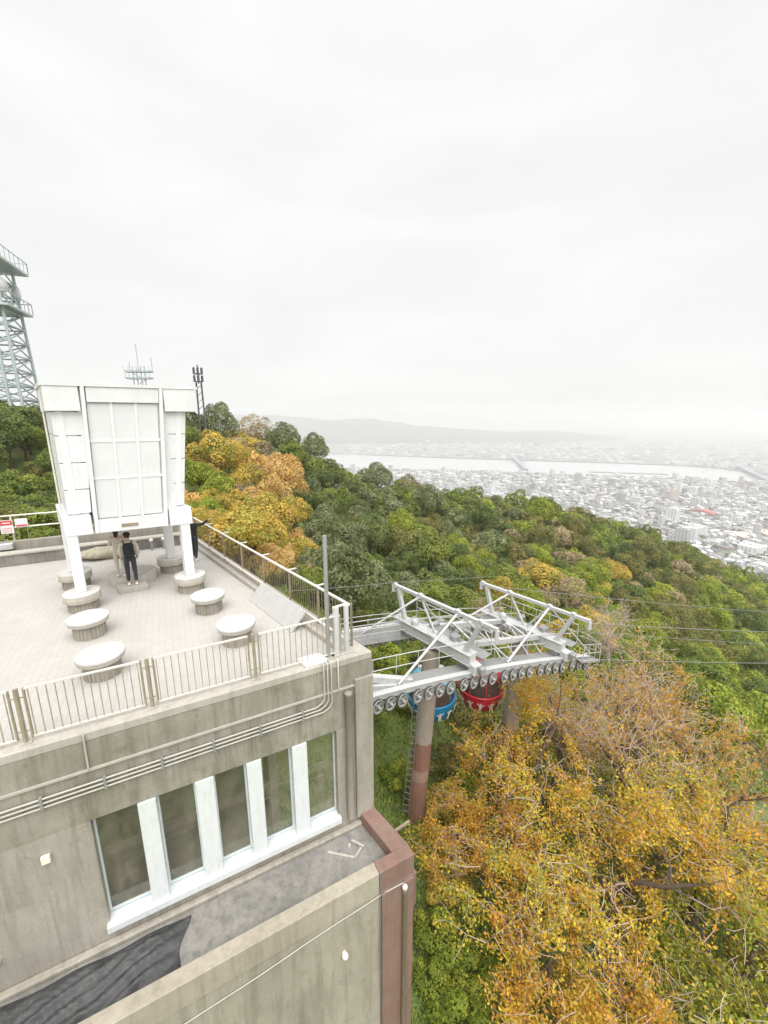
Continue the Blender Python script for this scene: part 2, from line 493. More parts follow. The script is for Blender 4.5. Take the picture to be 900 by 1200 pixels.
class MB:
    def __init__(self):
        self.v = []
        self.f = []
        self.sm = []

    def add(self, vs, fs, smooth=False):
        k = len(self.v)
        self.v += [tuple(p) for p in vs]
        self.f += [tuple(i + k for i in f) for f in fs]
        self.sm += [smooth] * len(fs)
        return self

    def frame_box(self, o, ax, ay, az, lo, hi):
        """Box spanning lo..hi along three axes from o."""
        o, ax, ay, az = Vector(o), Vector(ax), Vector(ay), Vector(az)
        vs = []
        for k in (lo[2], hi[2]):
            for j in (lo[1], hi[1]):
                for i in (lo[0], hi[0]):
                    vs.append(o + ax * i + ay * j + az * k)
        fs = [(0, 2, 3, 1), (4, 5, 7, 6), (0, 1, 5, 4), (2, 6, 7, 3), (0, 4, 6, 2), (1, 3, 7, 5)]
        if ax.cross(ay).dot(az) < 0:
            fs = [tuple(reversed(f)) for f in fs]
        return self.add(vs, fs)

    def box(self, c, s, rz=0.0):
        ca, sa = math.cos(rz), math.sin(rz)
        h = (s[0] / 2, s[1] / 2, s[2] / 2)
        return self.frame_box(c, (ca, sa, 0), (-sa, ca, 0), (0, 0, 1), (-h[0], -h[1], -h[2]), h)

    def bar(self, p0, p1, w, h, up=(0, 0, 1)):
        p0, p1 = Vector(p0), Vector(p1)
        d = (p1 - p0)
        L = d.length
        d.normalize()
        upv = Vector(up)
        if abs(d.dot(upv)) > 0.97:
            upv = Vector((1, 0, 0))
        x = d.cross(upv).normalized()
        y = x.cross(d).normalized()
        return self.frame_box(p0, x, y, d, (-w / 2, -h / 2, 0), (w / 2, h / 2, L))

    def tube(self, path, r, n=8, caps=True, smooth=True):
        path = [Vector(p) for p in path]
        rs = r if hasattr(r, '__len__') else [r] * len(path)
        vs, fs = [], []
        px = None
        for i, p in enumerate(path):
            d = (path[min(i + 1, len(path) - 1)] - path[max(i - 1, 0)])
            if d.length < 1e-9:
                d = Vector((0, 0, 1))
            d.normalize()
            if px is None:
                x, y, _ = frame_of(d)
                y = d.cross(x)
            else:
                x = (px - d * px.dot(d))
                if x.length < 1e-6:
                    x, y, _ = frame_of(d)
                x.normalize()
                y = d.cross(x)
            px = x
            for k in range(n):
                a = 2 * math.pi * k / n
                vs.append(p + (x * math.cos(a) + y * math.sin(a)) * rs[i])
        for i in range(len(path) - 1):
            for k in range(n):
                a, b2 = i * n + k, i * n + (k + 1) % n
                fs.append((a, b2, b2 + n, a + n))
        self.add(vs, fs, smooth)
        if caps:
            self.add(vs[:n], [tuple(reversed(range(n)))])
            self.add(vs[-n:], [tuple(range(n))])
        return self

    def lathe(self, c, prof, n=24, axis=(0, 0, 1), smooth=True, caps=True):
        """prof: list of (radius, height along axis)."""
        c = Vector(c)
        x, y, d = frame_of(axis)
        vs, fs = [], []
        for r_, h_ in prof:
            for k in range(n):
                a = 2 * math.pi * k / n
                vs.append(c + d * h_ + (x * math.cos(a) + y * math.sin(a)) * r_)
        flip = x.cross(y).dot(d) < 0
        for i in range(len(prof) - 1):
            for k in range(n):
                a, b2 = i * n + k, i * n + (k + 1) % n
                q = (a, b2, b2 + n, a + n)
                fs.append(tuple(reversed(q)) if flip else q)
        self.add(vs, fs, smooth)
        if caps:
            bot, top = tuple(reversed(range(n))), tuple(range(n))
            if flip:
                bot, top = top, bot
            self.add(vs[:n], [bot])
            self.add(vs[-n:], [top])
        return self

    def prism(self, poly, z0, z1):
        n = len(poly)
        ar = sum(poly[i][0] * poly[(i + 1) % n][1] - poly[(i + 1) % n][0] * poly[i][1] for i in range(n))
        if ar < 0:
            poly = list(reversed(poly))
        vs = [(p[0], p[1], z0) for p in poly] + [(p[0], p[1], z1) for p in poly]
        fs = [tuple(reversed(range(n))), tuple(range(n, 2 * n))]
        fs += [(i, (i + 1) % n, (i + 1) % n + n, i + n) for i in range(n)]
        return self.add(vs, fs)

    def mesh(self, name, mat, origin=(0, 0, 0)):
        o = Vector(origin)
        me = bpy.data.meshes.new(name)
        me.from_pydata([(p[0] - o.x, p[1] - o.y, p[2] - o.z) for p in self.v], [], self.f)
        me.polygons.foreach_set('use_smooth', self.sm)
        me.materials.append(MATS[mat])
        me.update()
        return me

    def build(self, name, mat, parent=None, bevel=0.0, origin=None):
        base = wloc(parent) if parent is not None else Vector(origin or (0, 0, 0))
        me = self.mesh(name, mat, base)
        if bevel > 0:
            bm = bmesh.new()
            bm.from_mesh(me)
            es = [e for e in bm.edges if len(e.link_faces) == 2 and e.calc_face_angle(0) > 0.6]
            bmesh.ops.bevel(bm, geom=es, offset=bevel, segments=1, affect='EDGES', clamp_overlap=True)
            bm.to_mesh(me)
            bm.free()
        o = bpy.data.objects.new(name, me)
        COL.objects.link(o)
        if parent is not None:
            o.parent = parent
        elif origin is not None:
            o.location = origin
        return o


def quads_mesh(name, P, X, Y, col, mat, jit=None):
    """N quads: centre P, half axes X, Y (N,3); col (N,3). Fast path with foreach_set."""
    N = len(P)
    V = np.empty((N, 4, 3), np.float32)
    V[:, 0] = P - X
    V[:, 1] = P - Y
    V[:, 2] = P + X
    V[:, 3] = P + Y
    me = bpy.data.meshes.new(name)
    me.vertices.add(4 * N)
    me.vertices.foreach_set('co', V.ravel())
    me.loops.add(4 * N)
    me.loops.foreach_set('vertex_index', np.arange(4 * N, dtype=np.int32))
    me.polygons.add(N)
    me.polygons.foreach_set('loop_start', np.arange(0, 4 * N, 4, dtype=np.int32))
    me.update(calc_edges=True)
    at = me.attributes.new('col', 'FLOAT_COLOR', 'FACE')
    c4 = np.ones((N, 4), np.float32)
    c4[:, :3] = np.clip(col, 0, 1)
    at.data.foreach_set('color', c4.ravel())
    me.materials.append(MATS[mat])
    return me


def unit(a):
    return a / np.maximum(np.linalg.norm(a, axis=-1, keepdims=True), 1e-9)


def axes_from_normals(n, rng):
    r_ = unit(rng.normal(size=n.shape))
    x = unit(np.cross(n, r_))
    y = np.cross(n, x)
    return x, y


def copy_tree(o, parent=None):
    c_ = o.copy()
    COL.objects.link(c_)
    c_.parent = parent
    for ch in o.children:
        copy_tree(ch, c_)
    return c_

# ------------------------------------------------------------------ terrain
PC, PS = math.cos(R(PITCH)), math.sin(R(PITCH))


def at(px, py, t):
    """World point seen at photo pixel (px, py) at depth t: used once to survey the terrain."""
    x, y = (px - 450) / 485, (600 - py) / 485
    return np.array([x * t, (PC + y * PS) * t, CAMZ + (-PS + y * PC) * t])


def depth_px(p):
    x, y, z = p[0], p[1], p[2] - CAMZ
    d = y * PC - z * PS
    return 450 + 485 * x / max(d, .01), 600 - 485 * (y * PS + z * PC) / max(d, .01), d


survey = []
TREE_H = 6.0
ridge = [(-120, 440, 50), (0, 458, 55), (60, 468, 62), (150, 480, 70), (240, 494, 78), (300, 501, 88), (350, 512, 94),
         (400, 545, 96), (450, 560, 104), (520, 575, 118), (600, 586, 134), (700, 608, 152), (800, 645, 165),
         (900, 690, 172), (1020, 750, 176), (1150, 820, 180)]
for px, py, t in ridge:
    p = at(px, py, t)
    survey.append((p[0], p[1], p[2] - TREE_H))
    d2 = np.array([p[0], p[1]]) / math.hypot(p[0], p[1])
    survey.append((p[0] + d2[0] * 50, p[1] + d2[1] * 50, p[2] - TREE_H - 34))
    survey.append((p[0] + d2[0] * 150, p[1] + d2[1] * 150, p[2] - TREE_H - 120))
for px, py, t in [(440, 640, 52), (520, 640, 62), (600, 640, 74), (700, 662, 82), (800, 695, 92), (900, 740, 100),
                  (330, 560, 58), (280, 600, 36), (345, 625, 34), (400, 655, 38), (480, 690, 42), (640, 725, 40),
                  (760, 745, 46), (860, 765, 56), (420, 600, 70), (500, 600, 86), (250, 550, 46), (0, 520, 40),
                  (40, 580, 30), (1000, 800, 90)]:
    p = at(px, py, t)
    survey.append((p[0], p[1], p[2] - TREE_H))
survey += [(1.5, 16.4, -13.6), (0, 18.5, -12.6), (0, 21.5, -11.5), (-2.5, 25, -9), (6, 20, -15), (10, 14, -15.5), (5, 10, -16), (12, 8, -17),
           (18, 14, -17.5), (20, 24, -19), (0, 4, -17), (25, 5, -20), (0, -25, -18), (40, 0, -26), (-35, 0, -6),
           (-32, 18, -0.8), (-22, 21, -0.8), (-14, 22, -1.2), (-9, 21, -2.5), (-6, 20, -5), (-3, 17, -9), (-1, 13, -13), (1, 8, -16.3),
           (-35, -30, -14), (40, -30, -34), (35, 25, -24), (90, 30, -52), (90, 0, -60), (160, 60, -100)]
SV = np.array(survey)


def tps_fit(S, lam=0.4):
    n = len(S)
    P = S[:, :2] / 50.0
    d = np.linalg.norm(P[:, None] - P[None], axis=2)
    K = np.where(d > 0, d * d * np.log(np.maximum(d, 1e-9)), 0) + lam * 1e-3 * np.eye(n)
    A = np.zeros((n + 3, n + 3))
    A[:n, :n] = K
    A[:n, n] = 1
    A[:n, n + 1:] = P
    A[n, :n] = 1
    A[n + 1:, :n] = P.T
    rhs = np.zeros(n + 3)
    rhs[:n] = S[:, 2]
    return P, np.linalg.solve(A, rhs)


TP, TW = tps_fit(SV)


def ground(x, y):
    q = np.stack([np.atleast_1d(x), np.atleast_1d(y)], -1).astype(float) / 50.0
    d = np.linalg.norm(q[:, None] - TP[None], axis=2)
    k = np.where(d > 0, d * d * np.log(np.maximum(d, 1e-9)), 0)
    z = k @ TW[:-3] + TW[-3] + q @ TW[-2:]
    return np.clip(z, -290, 40)


def gz(x, y):
    return float(ground(x, y)[0])


def height_sheet(name, xs, ys, zf, mat):
    X, Y = np.meshgrid(xs, ys)
    Z = zf(X.ravel(), Y.ravel())
    V = np.stack([X.ravel(), Y.ravel(), Z], -1)
    nx, ny = len(xs), len(ys)
    i = np.arange((ny - 1) * (nx - 1))
    r_, c_ = i // (nx - 1), i % (nx - 1)
    a = r_ * nx + c_
    F = np.stack([a, a + 1, a + nx + 1, a + nx], -1)
    me = bpy.data.meshes.new(name)
    me.from_pydata(V.tolist(), [], F.tolist())
    me.polygons.foreach_set('use_smooth', [True] * len(F))
    me.materials.append(MATS[mat])
    o = bpy.data.objects.new(name, me)
    COL.objects.link(o)
    return o


def warp_axis(lo, hi, n, fine):
    t = np.linspace(-1, 1, n)
    s = np.sign(t) * np.abs(t) ** 2.2
    return np.where(s < 0, fine + s * (fine - lo), fine + s * (hi - fine))


rs0 = np.random.default_rng(5)


def hill_z(x, y):
    z = ground(x, y)
    z = z + 0.25 * np.sin(x * .9 + 1.3 * np.sin(y * .7)) + 0.2 * np.sin(y * 1.3 + x * .4)
    inside = (x > -26) & (x < 3) & (y < 21) & (y > -10)
    return z


hill = height_sheet('hill', warp_axis(-260, 520, 170, 4), warp_axis(-120, 420, 170, 14), hill_z, 'hill_soil')
tag(hill, 'wooded hillside falling away to the right', 'hill', kind='structure')

PLAIN_Z = -285.0
pl = MB().add([(-13900, -3000, PLAIN_Z), (13900, -3000, PLAIN_Z), (13900, 14000, PLAIN_Z), (-13900, 14000, PLAIN_Z)], [(0, 1, 2, 3)])
plain = pl.build('ground', 'plain')
tag(plain, 'flat coastal plain carrying the city', 'ground', kind='structure')


def onplain(px, py, z=PLAIN_Z):
    d = at(px, py, 1.0) - np.array([0, 0, CAMZ])
    t = (z - CAMZ) / d[2]
    return np.array([d[0] * t, d[1] * t, z])


near_bank = [onplain(*q) for q in [(300, 553), (420, 550), (520, 550.5), (600, 553), (680, 556), (760, 559), (830, 562), (900, 565), (1000, 571)]]
far_bank = [onplain(*q) for q in [(300, 532), (420, 533), (520, 537), (600, 539.5), (700, 542.5), (800, 546), (850, 550), (900, 557), (1000, 566)]]
rv = MB()
rv.add([(p[0], p[1], PLAIN_Z + 0.5) for p in near_bank + far_bank[::-1]], [tuple(range(len(near_bank) + len(far_bank)))])
river = rv.build('river', 'water')
tag(river, 'broad pale river crossing the plain behind the city', 'river', kind='structure')
# thin dark embankment with trees on the far side, sandbank on the near side
sb = MB()
for a, b2 in zip(far_bank[1:-1], far_bank[2:]):
    a, b2 = Vector(a), Vector(b2)
    sb.bar(a + Vector((0, 16, 1)), b2 + Vector((0, 16, 1)), 24, 4)
o = sb.build('embankment', 'mountain')
tag(o, 'low dark embankment along the far bank of the river', 'embankment', kind='structure')
sbar = MB()
for q0, q1 in [((690, 553.2), (782, 556.2))]:
    a, b2 = Vector(onplain(*q0)), Vector(onplain(*q1))
    sbar.bar(a, b2, 30, 4)
o = sbar.build('sandbank', 'mountain')
tag(o, 'long low wooded sandbank near the city side of the river', 'sandbank', kind='structure')

# bridges over the river
def bridge(p0, p1, w, label):
    p0, p1 = Vector(p0), Vector(p1)
    e = empty('road_bridge', p0, label, 'bridge', 'bridges over the river')
    mb = MB().bar(p0 + Vector((0, 0, 14)), p1 + Vector((0, 0, 14)), w, 4)
    mb.build('deck', 'bridge', e)
    n = 12
    pm = None
    for k in range(n):
        q = p0.lerp(p1, (k + .5) / n)
        if pm is None:
            pm = MB().box((0, 0, 6), (w * .8, 10, 12)).mesh('pier', 'bridge')
        link('pier', pm, e, q)


bridge(onplain(617, 553), onplain(601, 537), 26, 'long road bridge crossing the middle of the river')
bridge(onplain(905, 568), onplain(862, 547), 26, 'road bridge at the right where the river narrows')

# mountains beyond the plain
rm = np.random.default_rng(11)


def mountain(name, label, prof, t, depth):
    """prof: ridge outline in photo pixels at distance t; a rounded ridge with foothills is built there."""
    pts = [at(px, py, t) for px, py in prof]
    xs, top = [], []
    px_ = np.linspace(prof[0][0], prof[-1][0], 90)
    py_ = np.interp(px_, [q[0] for q in prof], [q[1] for q in prof])
    py_ = py_ + np.convolve(rm.normal(size=90), np.ones(5) / 5, 'same') * 0.8
    P = np.array([at(a, b_, t) for a, b_ in zip(px_, py_)])
    rows = []
    for k in range(-6, 7):
        w = math.cos(k / 6 * math.pi / 2) ** 1.2
        z = PLAIN_Z - 2 + (P[:, 2] - PLAIN_Z) * w * (1 + 0.10 * np.sin(np.arange(90) * .6 + k * 1.7) * (k != 0))
        rows.append(np.stack([P[:, 0] * (1 + k * depth / 6 / t), P[:, 1] + k * depth / 6, z], -1))
    V = np.concatenate(rows)
    F = []
    for r_ in range(12):
        for c_ in range(89):
            a = r_ * 90 + c_
            F.append((a, a + 1, a + 91, a + 90))
    me = bpy.data.meshes.new(name)
    me.from_pydata(V.tolist(), [], F)
    me.polygons.foreach_set('use_smooth', [True] * len(F))
    me.materials.append(MATS['mountain'])
    o = bpy.data.objects.new(name, me)
    COL.objects.link(o)
    return tag(o, label, 'mountain', kind='structure')


mountain('mountains', 'hazy mountain range beyond the river', [(120, 492), (220, 486), (255, 486), (300, 487), (345, 489), (375, 493), (410, 492), (435, 490), (470, 496), (500, 500),
                                      (540, 503), (600, 506), (650, 505), (700, 510), (780, 516), (860, 519), (960, 522)], 6300, 1100)
mountain('hills', 'nearer hazy hills beyond the river', [(200, 512), (330, 508), (420, 513), (480, 512), (540, 517), (620, 516), (700, 520), (760, 519), (840, 523), (960, 524)], 5200, 500)

# ------------------------------------------------------------------ the city
rc = np.random.default_rng(21)
CITY_COL = np.array([(0.60, 0.60, 0.60), (0.72, 0.72, 0.72), (0.50, 0.49, 0.48), (0.66, 0.64, 0.60), (0.42, 0.42, 0.43),
                     (0.80, 0.80, 0.80), (0.36, 0.33, 0.31), (0.22, 0.22, 0.23), (0.50, 0.42, 0.36), (0.36, 0.25, 0.22),
                     (0.24, 0.30, 0.34)])
CITY_P = np.array([.19, .19, .12, .10, .09, .14, .05, .05, .04, .015, .015])
CITY_P = CITY_P / CITY_P.sum()
ga = R(24)
gx, gy = np.array([math.cos(ga), math.sin(ga)]), np.array([-math.sin(ga), math.cos(ga)])
hill_edge = [(420, 556), (520, 566), (600, 578), (700, 600), (800, 636), (900, 682), (960, 715)]


def city_spots(pitch_u, pitch_v, tmin, tmax, keep, street):
    out = []
    M = int(12000 / pitch_u)
    I, J = np.meshgrid(np.arange(-M, M), np.arange(-int(12000 / pitch_v), int(12000 / pitch_v)))
    I, J = I.ravel(), J.ravel()
    off_u = np.floor(I / street) * 15.0
    off_v = np.floor(J / 3) * 12.0
    X = (I * pitch_u + off_u)[:, None] * gx + (J * pitch_v + off_v)[:, None] * gy + rc.normal(0, 1.4, (len(I), 2))
    d = X[:, 1] * PC - (PLAIN_Z - CAMZ) * PS
    px = 450 + 485 * X[:, 0] / np.maximum(d, 1)
    py = 600 - 485 * (X[:, 1] * PS + (PLAIN_Z - CAMZ) * PC) / np.maximum(d, 1)
    edge = np.interp(px, [q[0] for q in hill_edge], [q[1] for q in hill_edge])
    ok = (d > tmin) & (d < tmax) & (px > 405) & (px < 960) & (py < edge + 14) & (rc.random(len(I)) < keep)
    nb = np.interp(px, [300, 420, 520, 600, 680, 760, 830, 900, 1000], [553, 550, 550.5, 553, 556, 559, 562, 565, 571])
    fb = np.interp(px, [300, 420, 520, 600, 700, 800, 850, 900, 1000], [532, 533, 537, 539.5, 542.5, 546, 550, 557, 566])
    ok &= ~((py < nb + .8) & (py > fb - .6))
    return X[ok], d[ok], px[ok], py[ok]


Xn, dn, pxn, pyn = city_spots(19, 20, 700, 1750, 0.84, 6)
Xf, df, pxf, pyf = city_spots(27, 29, 1750, 2700, 0.85, 5)
Xg, dg, pxg, pyg = city_spots(85, 90, 2650, 5000, 0.62, 4)


def block_dims(n, scale=1.0):
    w = rc.uniform(10, 17, n) * scale
    l = rc.uniform(10, 18, n) * scale
    h = rc.choice([6, 7, 8, 9.5, 12, 15, 19], n, p=[.22, .22, .18, .14, .12, .08, .04]) * rc.uniform(.85, 1.15, n)
    big = rc.random(n) < 0.05
    h = np.where(big, rc.uniform(22, 42, n), h)
    l = np.where(rc.random(n) < 0.06, l * 1.9, l)
    return w, l, h


meshes_city = {}
NUMBER = []


def city_shape(kind):
    """Unit footprint building shapes (scaled per object), each with a roof of its own."""
    if kind in meshes_city:
        return meshes_city[kind]
    mb = MB()
    if kind == 'flat':
        mb.box((0, 0, .47), (1, 1, .94)); mb.box((0, .47, .97), (1, .06, .06)); mb.box((0, -.47, .97), (1, .06, .06))
        mb.box((.47, 0, .97), (.06, .88, .06)); mb.box((-.47, 0, .97), (.06, .88, .06)); mb.box((.2, .15, 1.04), (.3, .35, .2))
    elif kind == 'gable':
        mb.box((0, 0, .34), (.94, .94, .68))
        mb.add([(-.5, -.5, .66), (.5, -.5, .66), (.5, .5, .66), (-.5, .5, .66), (-.5, 0, 1), (.5, 0, 1)],
               [(0, 1, 5, 4), (2, 3, 4, 5), (0, 4, 3), (1, 2, 5), (3, 2, 1, 0)])
    elif kind == 'step':
        mb.box((0, 0, .3), (1, 1, .6)); mb.box((-.12, .1, .75), (.7, .75, .3)); mb.box((-.2, .15, .95), (.3, .3, .1))
    elif kind == 'tower':
        mb.box((0, 0, .06), (1.25, 1.25, .12)); mb.box((0, 0, .53), (.9, .9, .82)); mb.box((0, 0, .97), (.5, .5, .06))
        for k in range(6):
            mb.box((0, -.47, .2 + .12 * k), (.92, .05, .03))
    elif kind == 'hall':
        n = 8
        vs = [(-.5, -.5, 0), (.5, -.5, 0), (.5, .5, 0), (-.5, .5, 0)]
        pr = [(-.5 + i / n, .62 + .38 * math.sin(math.pi * i / n)) for i in range(n + 1)]
        vs = [(-.5, y, z) for y, z in pr] + [(.5, y, z) for y, z in pr] + [(-.5, -.5, 0), (-.5, .5, 0), (.5, -.5, 0), (.5, .5, 0)]
        k = n + 1
        fs = [(i, i + k, i + k + 1, i + 1) for i in range(n)]
        fs += [tuple([2 * k + 1] + list(range(n, -1, -1)) + [2 * k]), tuple([2 * k + 2] + list(range(k, 2 * k)) + [2 * k + 3])]
        fs += [(2 * k, 0, k, 2 * k + 2), (2 * k + 1, 2 * k + 3, 2 * k - 1, n)]
        mb.add(vs, fs)
    meshes_city[kind] = mb.mesh('city_' + kind, 'city_obj')
    return meshes_city[kind]


COLNAME = ['pale grey', 'off-white', 'beige grey', 'cream', 'mid grey', 'white', 'brown', 'dark grey', 'tan', 'reddish brown', 'slate blue']
SHAPE = {'flat': 'flat-roofed block', 'gable': 'gabled building', 'step': 'stepped block', 'tower': 'tall slab tower', 'hall': 'long vaulted hall'}


def place_building(x, y, w, l, h, rot, kind, ci, zone, label=None, col=None):
    o = link('city_building', city_shape(kind), None, (x, y, PLAIN_Z), (0, 0, rot), (w, l, h))
    c_ = CITY_COL[ci] if col is None else np.array(col)
    c_ = np.clip(c_ * rc.uniform(.92, 1.08), 0, .85)
    o.color = (*c_, 1)
    lb = label or '%s %s %s' % (COLNAME[ci], SHAPE[kind], zone)
    tag(o, lb, 'building', 'buildings of the city' if label else lb)
    NUMBER.append((o, lb, x / y)) if label is None else None
    return o


w, l, h = block_dims(len(Xn))
edge_n = np.interp(pxn, [q[0] for q in hill_edge], [q[1] for q in hill_edge])
vis = np.where((pyn < edge_n + 5) & (pxn < 912))[0]
size = np.maximum(w, l) * h / dn ** 2
ind = vis[np.argsort(-size[vis])[:262]]
indset = set(ind.tolist())
ZONES = [(680, 'left of the red-roofed hall'), (800, 'above the wooded slope'), (2000, 'in the city at right')]
for i in ind:
    kind = 'tower' if h[i] > 24 else rc.choice(['flat', 'gable', 'step', 'flat'])
    ci = rc.choice(len(CITY_COL), p=CITY_P)
    zone = next(z for lim, z in ZONES if pxn[i] < lim)
    place_building(Xn[i, 0], Xn[i, 1], w[i], l[i], h[i], ga, kind, ci, zone)
# buildings one can pick out
special = [((823, 603), 26, 70, 16, 'hall', (0.46, 0.13, 0.12), 'dark red-roofed long hall in the city right of centre'),
           ((812, 627), 70, 26, 22, 'flat', (0.74, 0.74, 0.74), 'long white flat-roofed building just above the wooded slope'),
           ((788, 612), 24, 24, 44, 'tower', (0.72, 0.73, 0.73), 'white slab tower beside the long white building'),
           ((786, 586), 46, 22, 34, 'flat', (0.52, 0.42, 0.38), 'broad brown apartment block left of the red-roofed hall'),
           ((776, 583), 20, 18, 38, 'tower', (0.45, 0.38, 0.36), 'slim brown tower beside the broad brown apartment block'),
           ((727, 590), 22, 22, 40, 'tower', (0.34, 0.35, 0.37), 'dark grey tower in the city above the forest ridge'),
           ((677, 566), 26, 26, 46, 'tower', (0.40, 0.41, 0.42), 'grey tower standing close to the river'),
           ((868, 630), 56, 40, 12, 'gable', (0.66, 0.50, 0.44), 'wide pink-roofed building at right below the hill'),
           ((880, 648), 44, 34, 18, 'flat', (0.76, 0.76, 0.75), 'white flat-roofed building by the road at right'),
           ((896, 628), 40, 24, 12, 'gable', (0.58, 0.42, 0.32), 'orange-tan roofed building at the right picture edge'),
           ((894, 602), 46, 20, 15, 'flat', (0.40, 0.40, 0.41), 'long dark grey block near the right picture edge'),
           ((846, 600), 30, 22, 12, 'flat', (0.70, 0.70, 0.69), 'white low block right of the red-roofed hall'),
           ((872, 606), 40, 24, 11, 'flat', (0.66, 0.66, 0.65), 'pale wide block left of the dark grey block'),
           ((648, 576), 24, 20, 22, 'flat', (0.50, 0.50, 0.50), 'grey block rising over the ridge trees at centre right')]
for (px, py), ww, ll, hh, kind, col, lab in special:
    p = onplain(px, py)
    place_building(p[0], p[1], ww, ll, hh, ga, kind, 0, '', lab, col)


def city_mass(name, X, w, l, h, label):
    n = len(X)
    V = np.empty((n, 8, 3))
    for k, (a, b_) in enumerate([(-1, -1), (1, -1), (1, 1), (-1, 1)]):
        q = X + a * w[:, None] / 2 * gx + b_ * l[:, None] / 2 * gy
        V[:, k, :2] = q
        V[:, k, 2] = PLAIN_Z
        V[:, k + 4, :2] = q
        V[:, k + 4, 2] = PLAIN_Z + h
    base = np.array([(4, 5, 6, 7), (0, 1, 5, 4), (1, 2, 6, 5), (2, 3, 7, 6), (3, 0, 4, 7)])
    F = (np.arange(n)[:, None, None] * 8 + base[None]).reshape(-1, 4)
    me = bpy.data.meshes.new(name)
    me.from_pydata(V.reshape(-1, 3).tolist(), [], F.tolist())
    ci = rc.choice(len(CITY_COL), n, p=CITY_P)
    col = CITY_COL[ci] * rc.uniform(.85, 1.12, (n, 1))
    colf = np.repeat(col, 5, 0).reshape(n, 5, 3)
    roof = rc.random(n) < .4
    colf[roof, 0] = np.array([.32, .32, .33]) * rc.uniform(.7, 1.5, (roof.sum(), 1))
    at_ = me.attributes.new('col', 'FLOAT_COLOR', 'FACE')
    c4 = np.ones((n * 5, 4), np.float32)
    c4[:, :3] = np.clip(colf.reshape(-1, 3), 0, .85)
    at_.data.foreach_set('color', c4.ravel())
    me.materials.append(MATS['city_attr'])
    o = bpy.data.objects.new(name, me)
    COL.objects.link(o)
    return tag(o, label, 'city', kind='stuff')


rest = np.array([i for i in range(len(Xn)) if i not in indset])
w2, l2, h2 = block_dims(len(Xf), 1.35)
w3, l3, h3 = block_dims(len(Xg), 2.6)
city_mass('city_houses', np.concatenate([Xn[rest], Xf, Xg]), np.concatenate([w[rest], w2, w3]), np.concatenate([l[rest], l2, l3]),
          np.concatenate([h[rest], h2, h3 * .8]), 'countless small pale houses and blocks filling the plain')

# dark tree clumps between the houses, one mass
n = 900
sel = rc.choice(len(Xn) + len(Xf), n, replace=True)
XA = np.concatenate([Xn, Xf])
cl = XA[np.sort(sel)] + rc.normal(0, 6, (n, 2)) + np.array([9.0, 8.0])
P, N = [], []
for k in range(14):
    dv = unit(rc.normal(size=(n, 3)))
    dv[:, 2] = np.abs(dv[:, 2])
    rr = rc.uniform(3, 7, (n, 1))
    P.append(np.concatenate([cl, np.full((n, 1), PLAIN_Z + 4)], 1) + dv * rr * np.array([1.6, 1.2, 1.0]))
    N.append(dv)
P, N = np.concatenate(P), np.concatenate(N)
ax_, ay_ = axes_from_normals(N, rc)
me = quads_mesh('city_trees', P, ax_ * 3.0, ay_ * 3.0, np.array([.07, .085, .035]) * rc.uniform(.6, 1.5, (len(P), 1)), 'leaf')
o = link('city_trees', me)
tag(o, 'dark green trees scattered between the city houses', 'trees', kind='stuff')

# haze: the air between here and the mountains
hz = MB().box((0, 5500, (PLAIN_Z - 6 + 84) / 2), (28000, 17400, 84 - PLAIN_Z + 6))
haze = hz.build('haze', 'haze')
tag(haze, 'pale haze lying over the plain', 'haze', kind='stuff')

# ------------------------------------------------------------------ the concrete station building
C2 = np.array([-0.28, 8.61])
ua, va = R(27.8), R(131.0)
U2 = np.array([math.cos(ua), math.sin(ua)])
V2 = np.array([math.cos(va), math.sin(va)])
N2 = np.array([U2[1], -U2[0]])
U3, V3, N3 = Vector((*U2, 0)), Vector((*V2, 0)), Vector((*N2, 0))
Z3 = Vector((0, 0, 1))


def W(s, d, z):
    q = C2 + U2 * s + N2 * d
    return Vector((q[0], q[1], z))


def T(k, j, z):
    """Terrace frame: k metres along the front edge from the corner (negative = left), j metres back along the side."""
    q = C2 + U2 * k + V2 * j
    return Vector((q[0], q[1], z))


bld = empty('station_building', W(-6, -5, -17), 'concrete station building with roof terrace and a row of white-framed windows', 'building')


def wbox(mb, s0, s1, d0, d1, z0, z1):
    return mb.frame_box(W(0, 0, 0), U3, N3, Z3, (s0, d0, z0), (s1, d1, z1))


def tpoly(k0, k1, j0, j1):
    return [tuple(T(k, j, 0)[:2]) for k, j in ((k0, j0), (k1, j0), (k1, j1), (k0, j1))]


LEFT = -15.0
BACK = 12.3
# terrace slab
MB().prism(tpoly(LEFT, -0.05, 0.35, BACK + 1.2), -0.3, 0.0).build('terrace_floor', 'paving', bld)
# copings along the front and the side
mb = MB().prism(tpoly(LEFT, 0.0, 0.0, 0.40), -0.02, 0.15)
mb.build('coping', 'coping', bld, 0.015)
mb = MB().prism(tpoly(-0.5, 0.0, 0.402, BACK), -0.02, 0.147)
mb.build('coping', 'coping', bld, 0.015)
# front wall: fascia band, piers, spandrel
mb = MB()
wbox(mb, LEFT, 0, -0.34, -0.004, -1.62, -0.02)
mb.build('fascia_wall', 'concrete_upper', bld)
mb = MB()
wbox(mb, -0.92, 0, -0.34, -0.006, -4.6, -1.62)
wbox(mb, -7.22, -5.62, -0.34, -0.006, -4.6, -1.62)
wbox(mb, -8.25, -7.22, -0.34, -0.006, -4.6, -3.78)
wbox(mb, LEFT, -8.25, -0.34, -0.006, -4.6, -1.62)
wbox(mb, -5.62, -0.92, -0.34, -0.006, -4.6, -4.18)
mb.build('wall', 'concrete', bld)
mb = MB()
wbox(mb, -0.46, -0.003, -0.004, 0.07, -4.3, -0.42)
mb.build('pilaster', 'concrete', bld, 0.012)
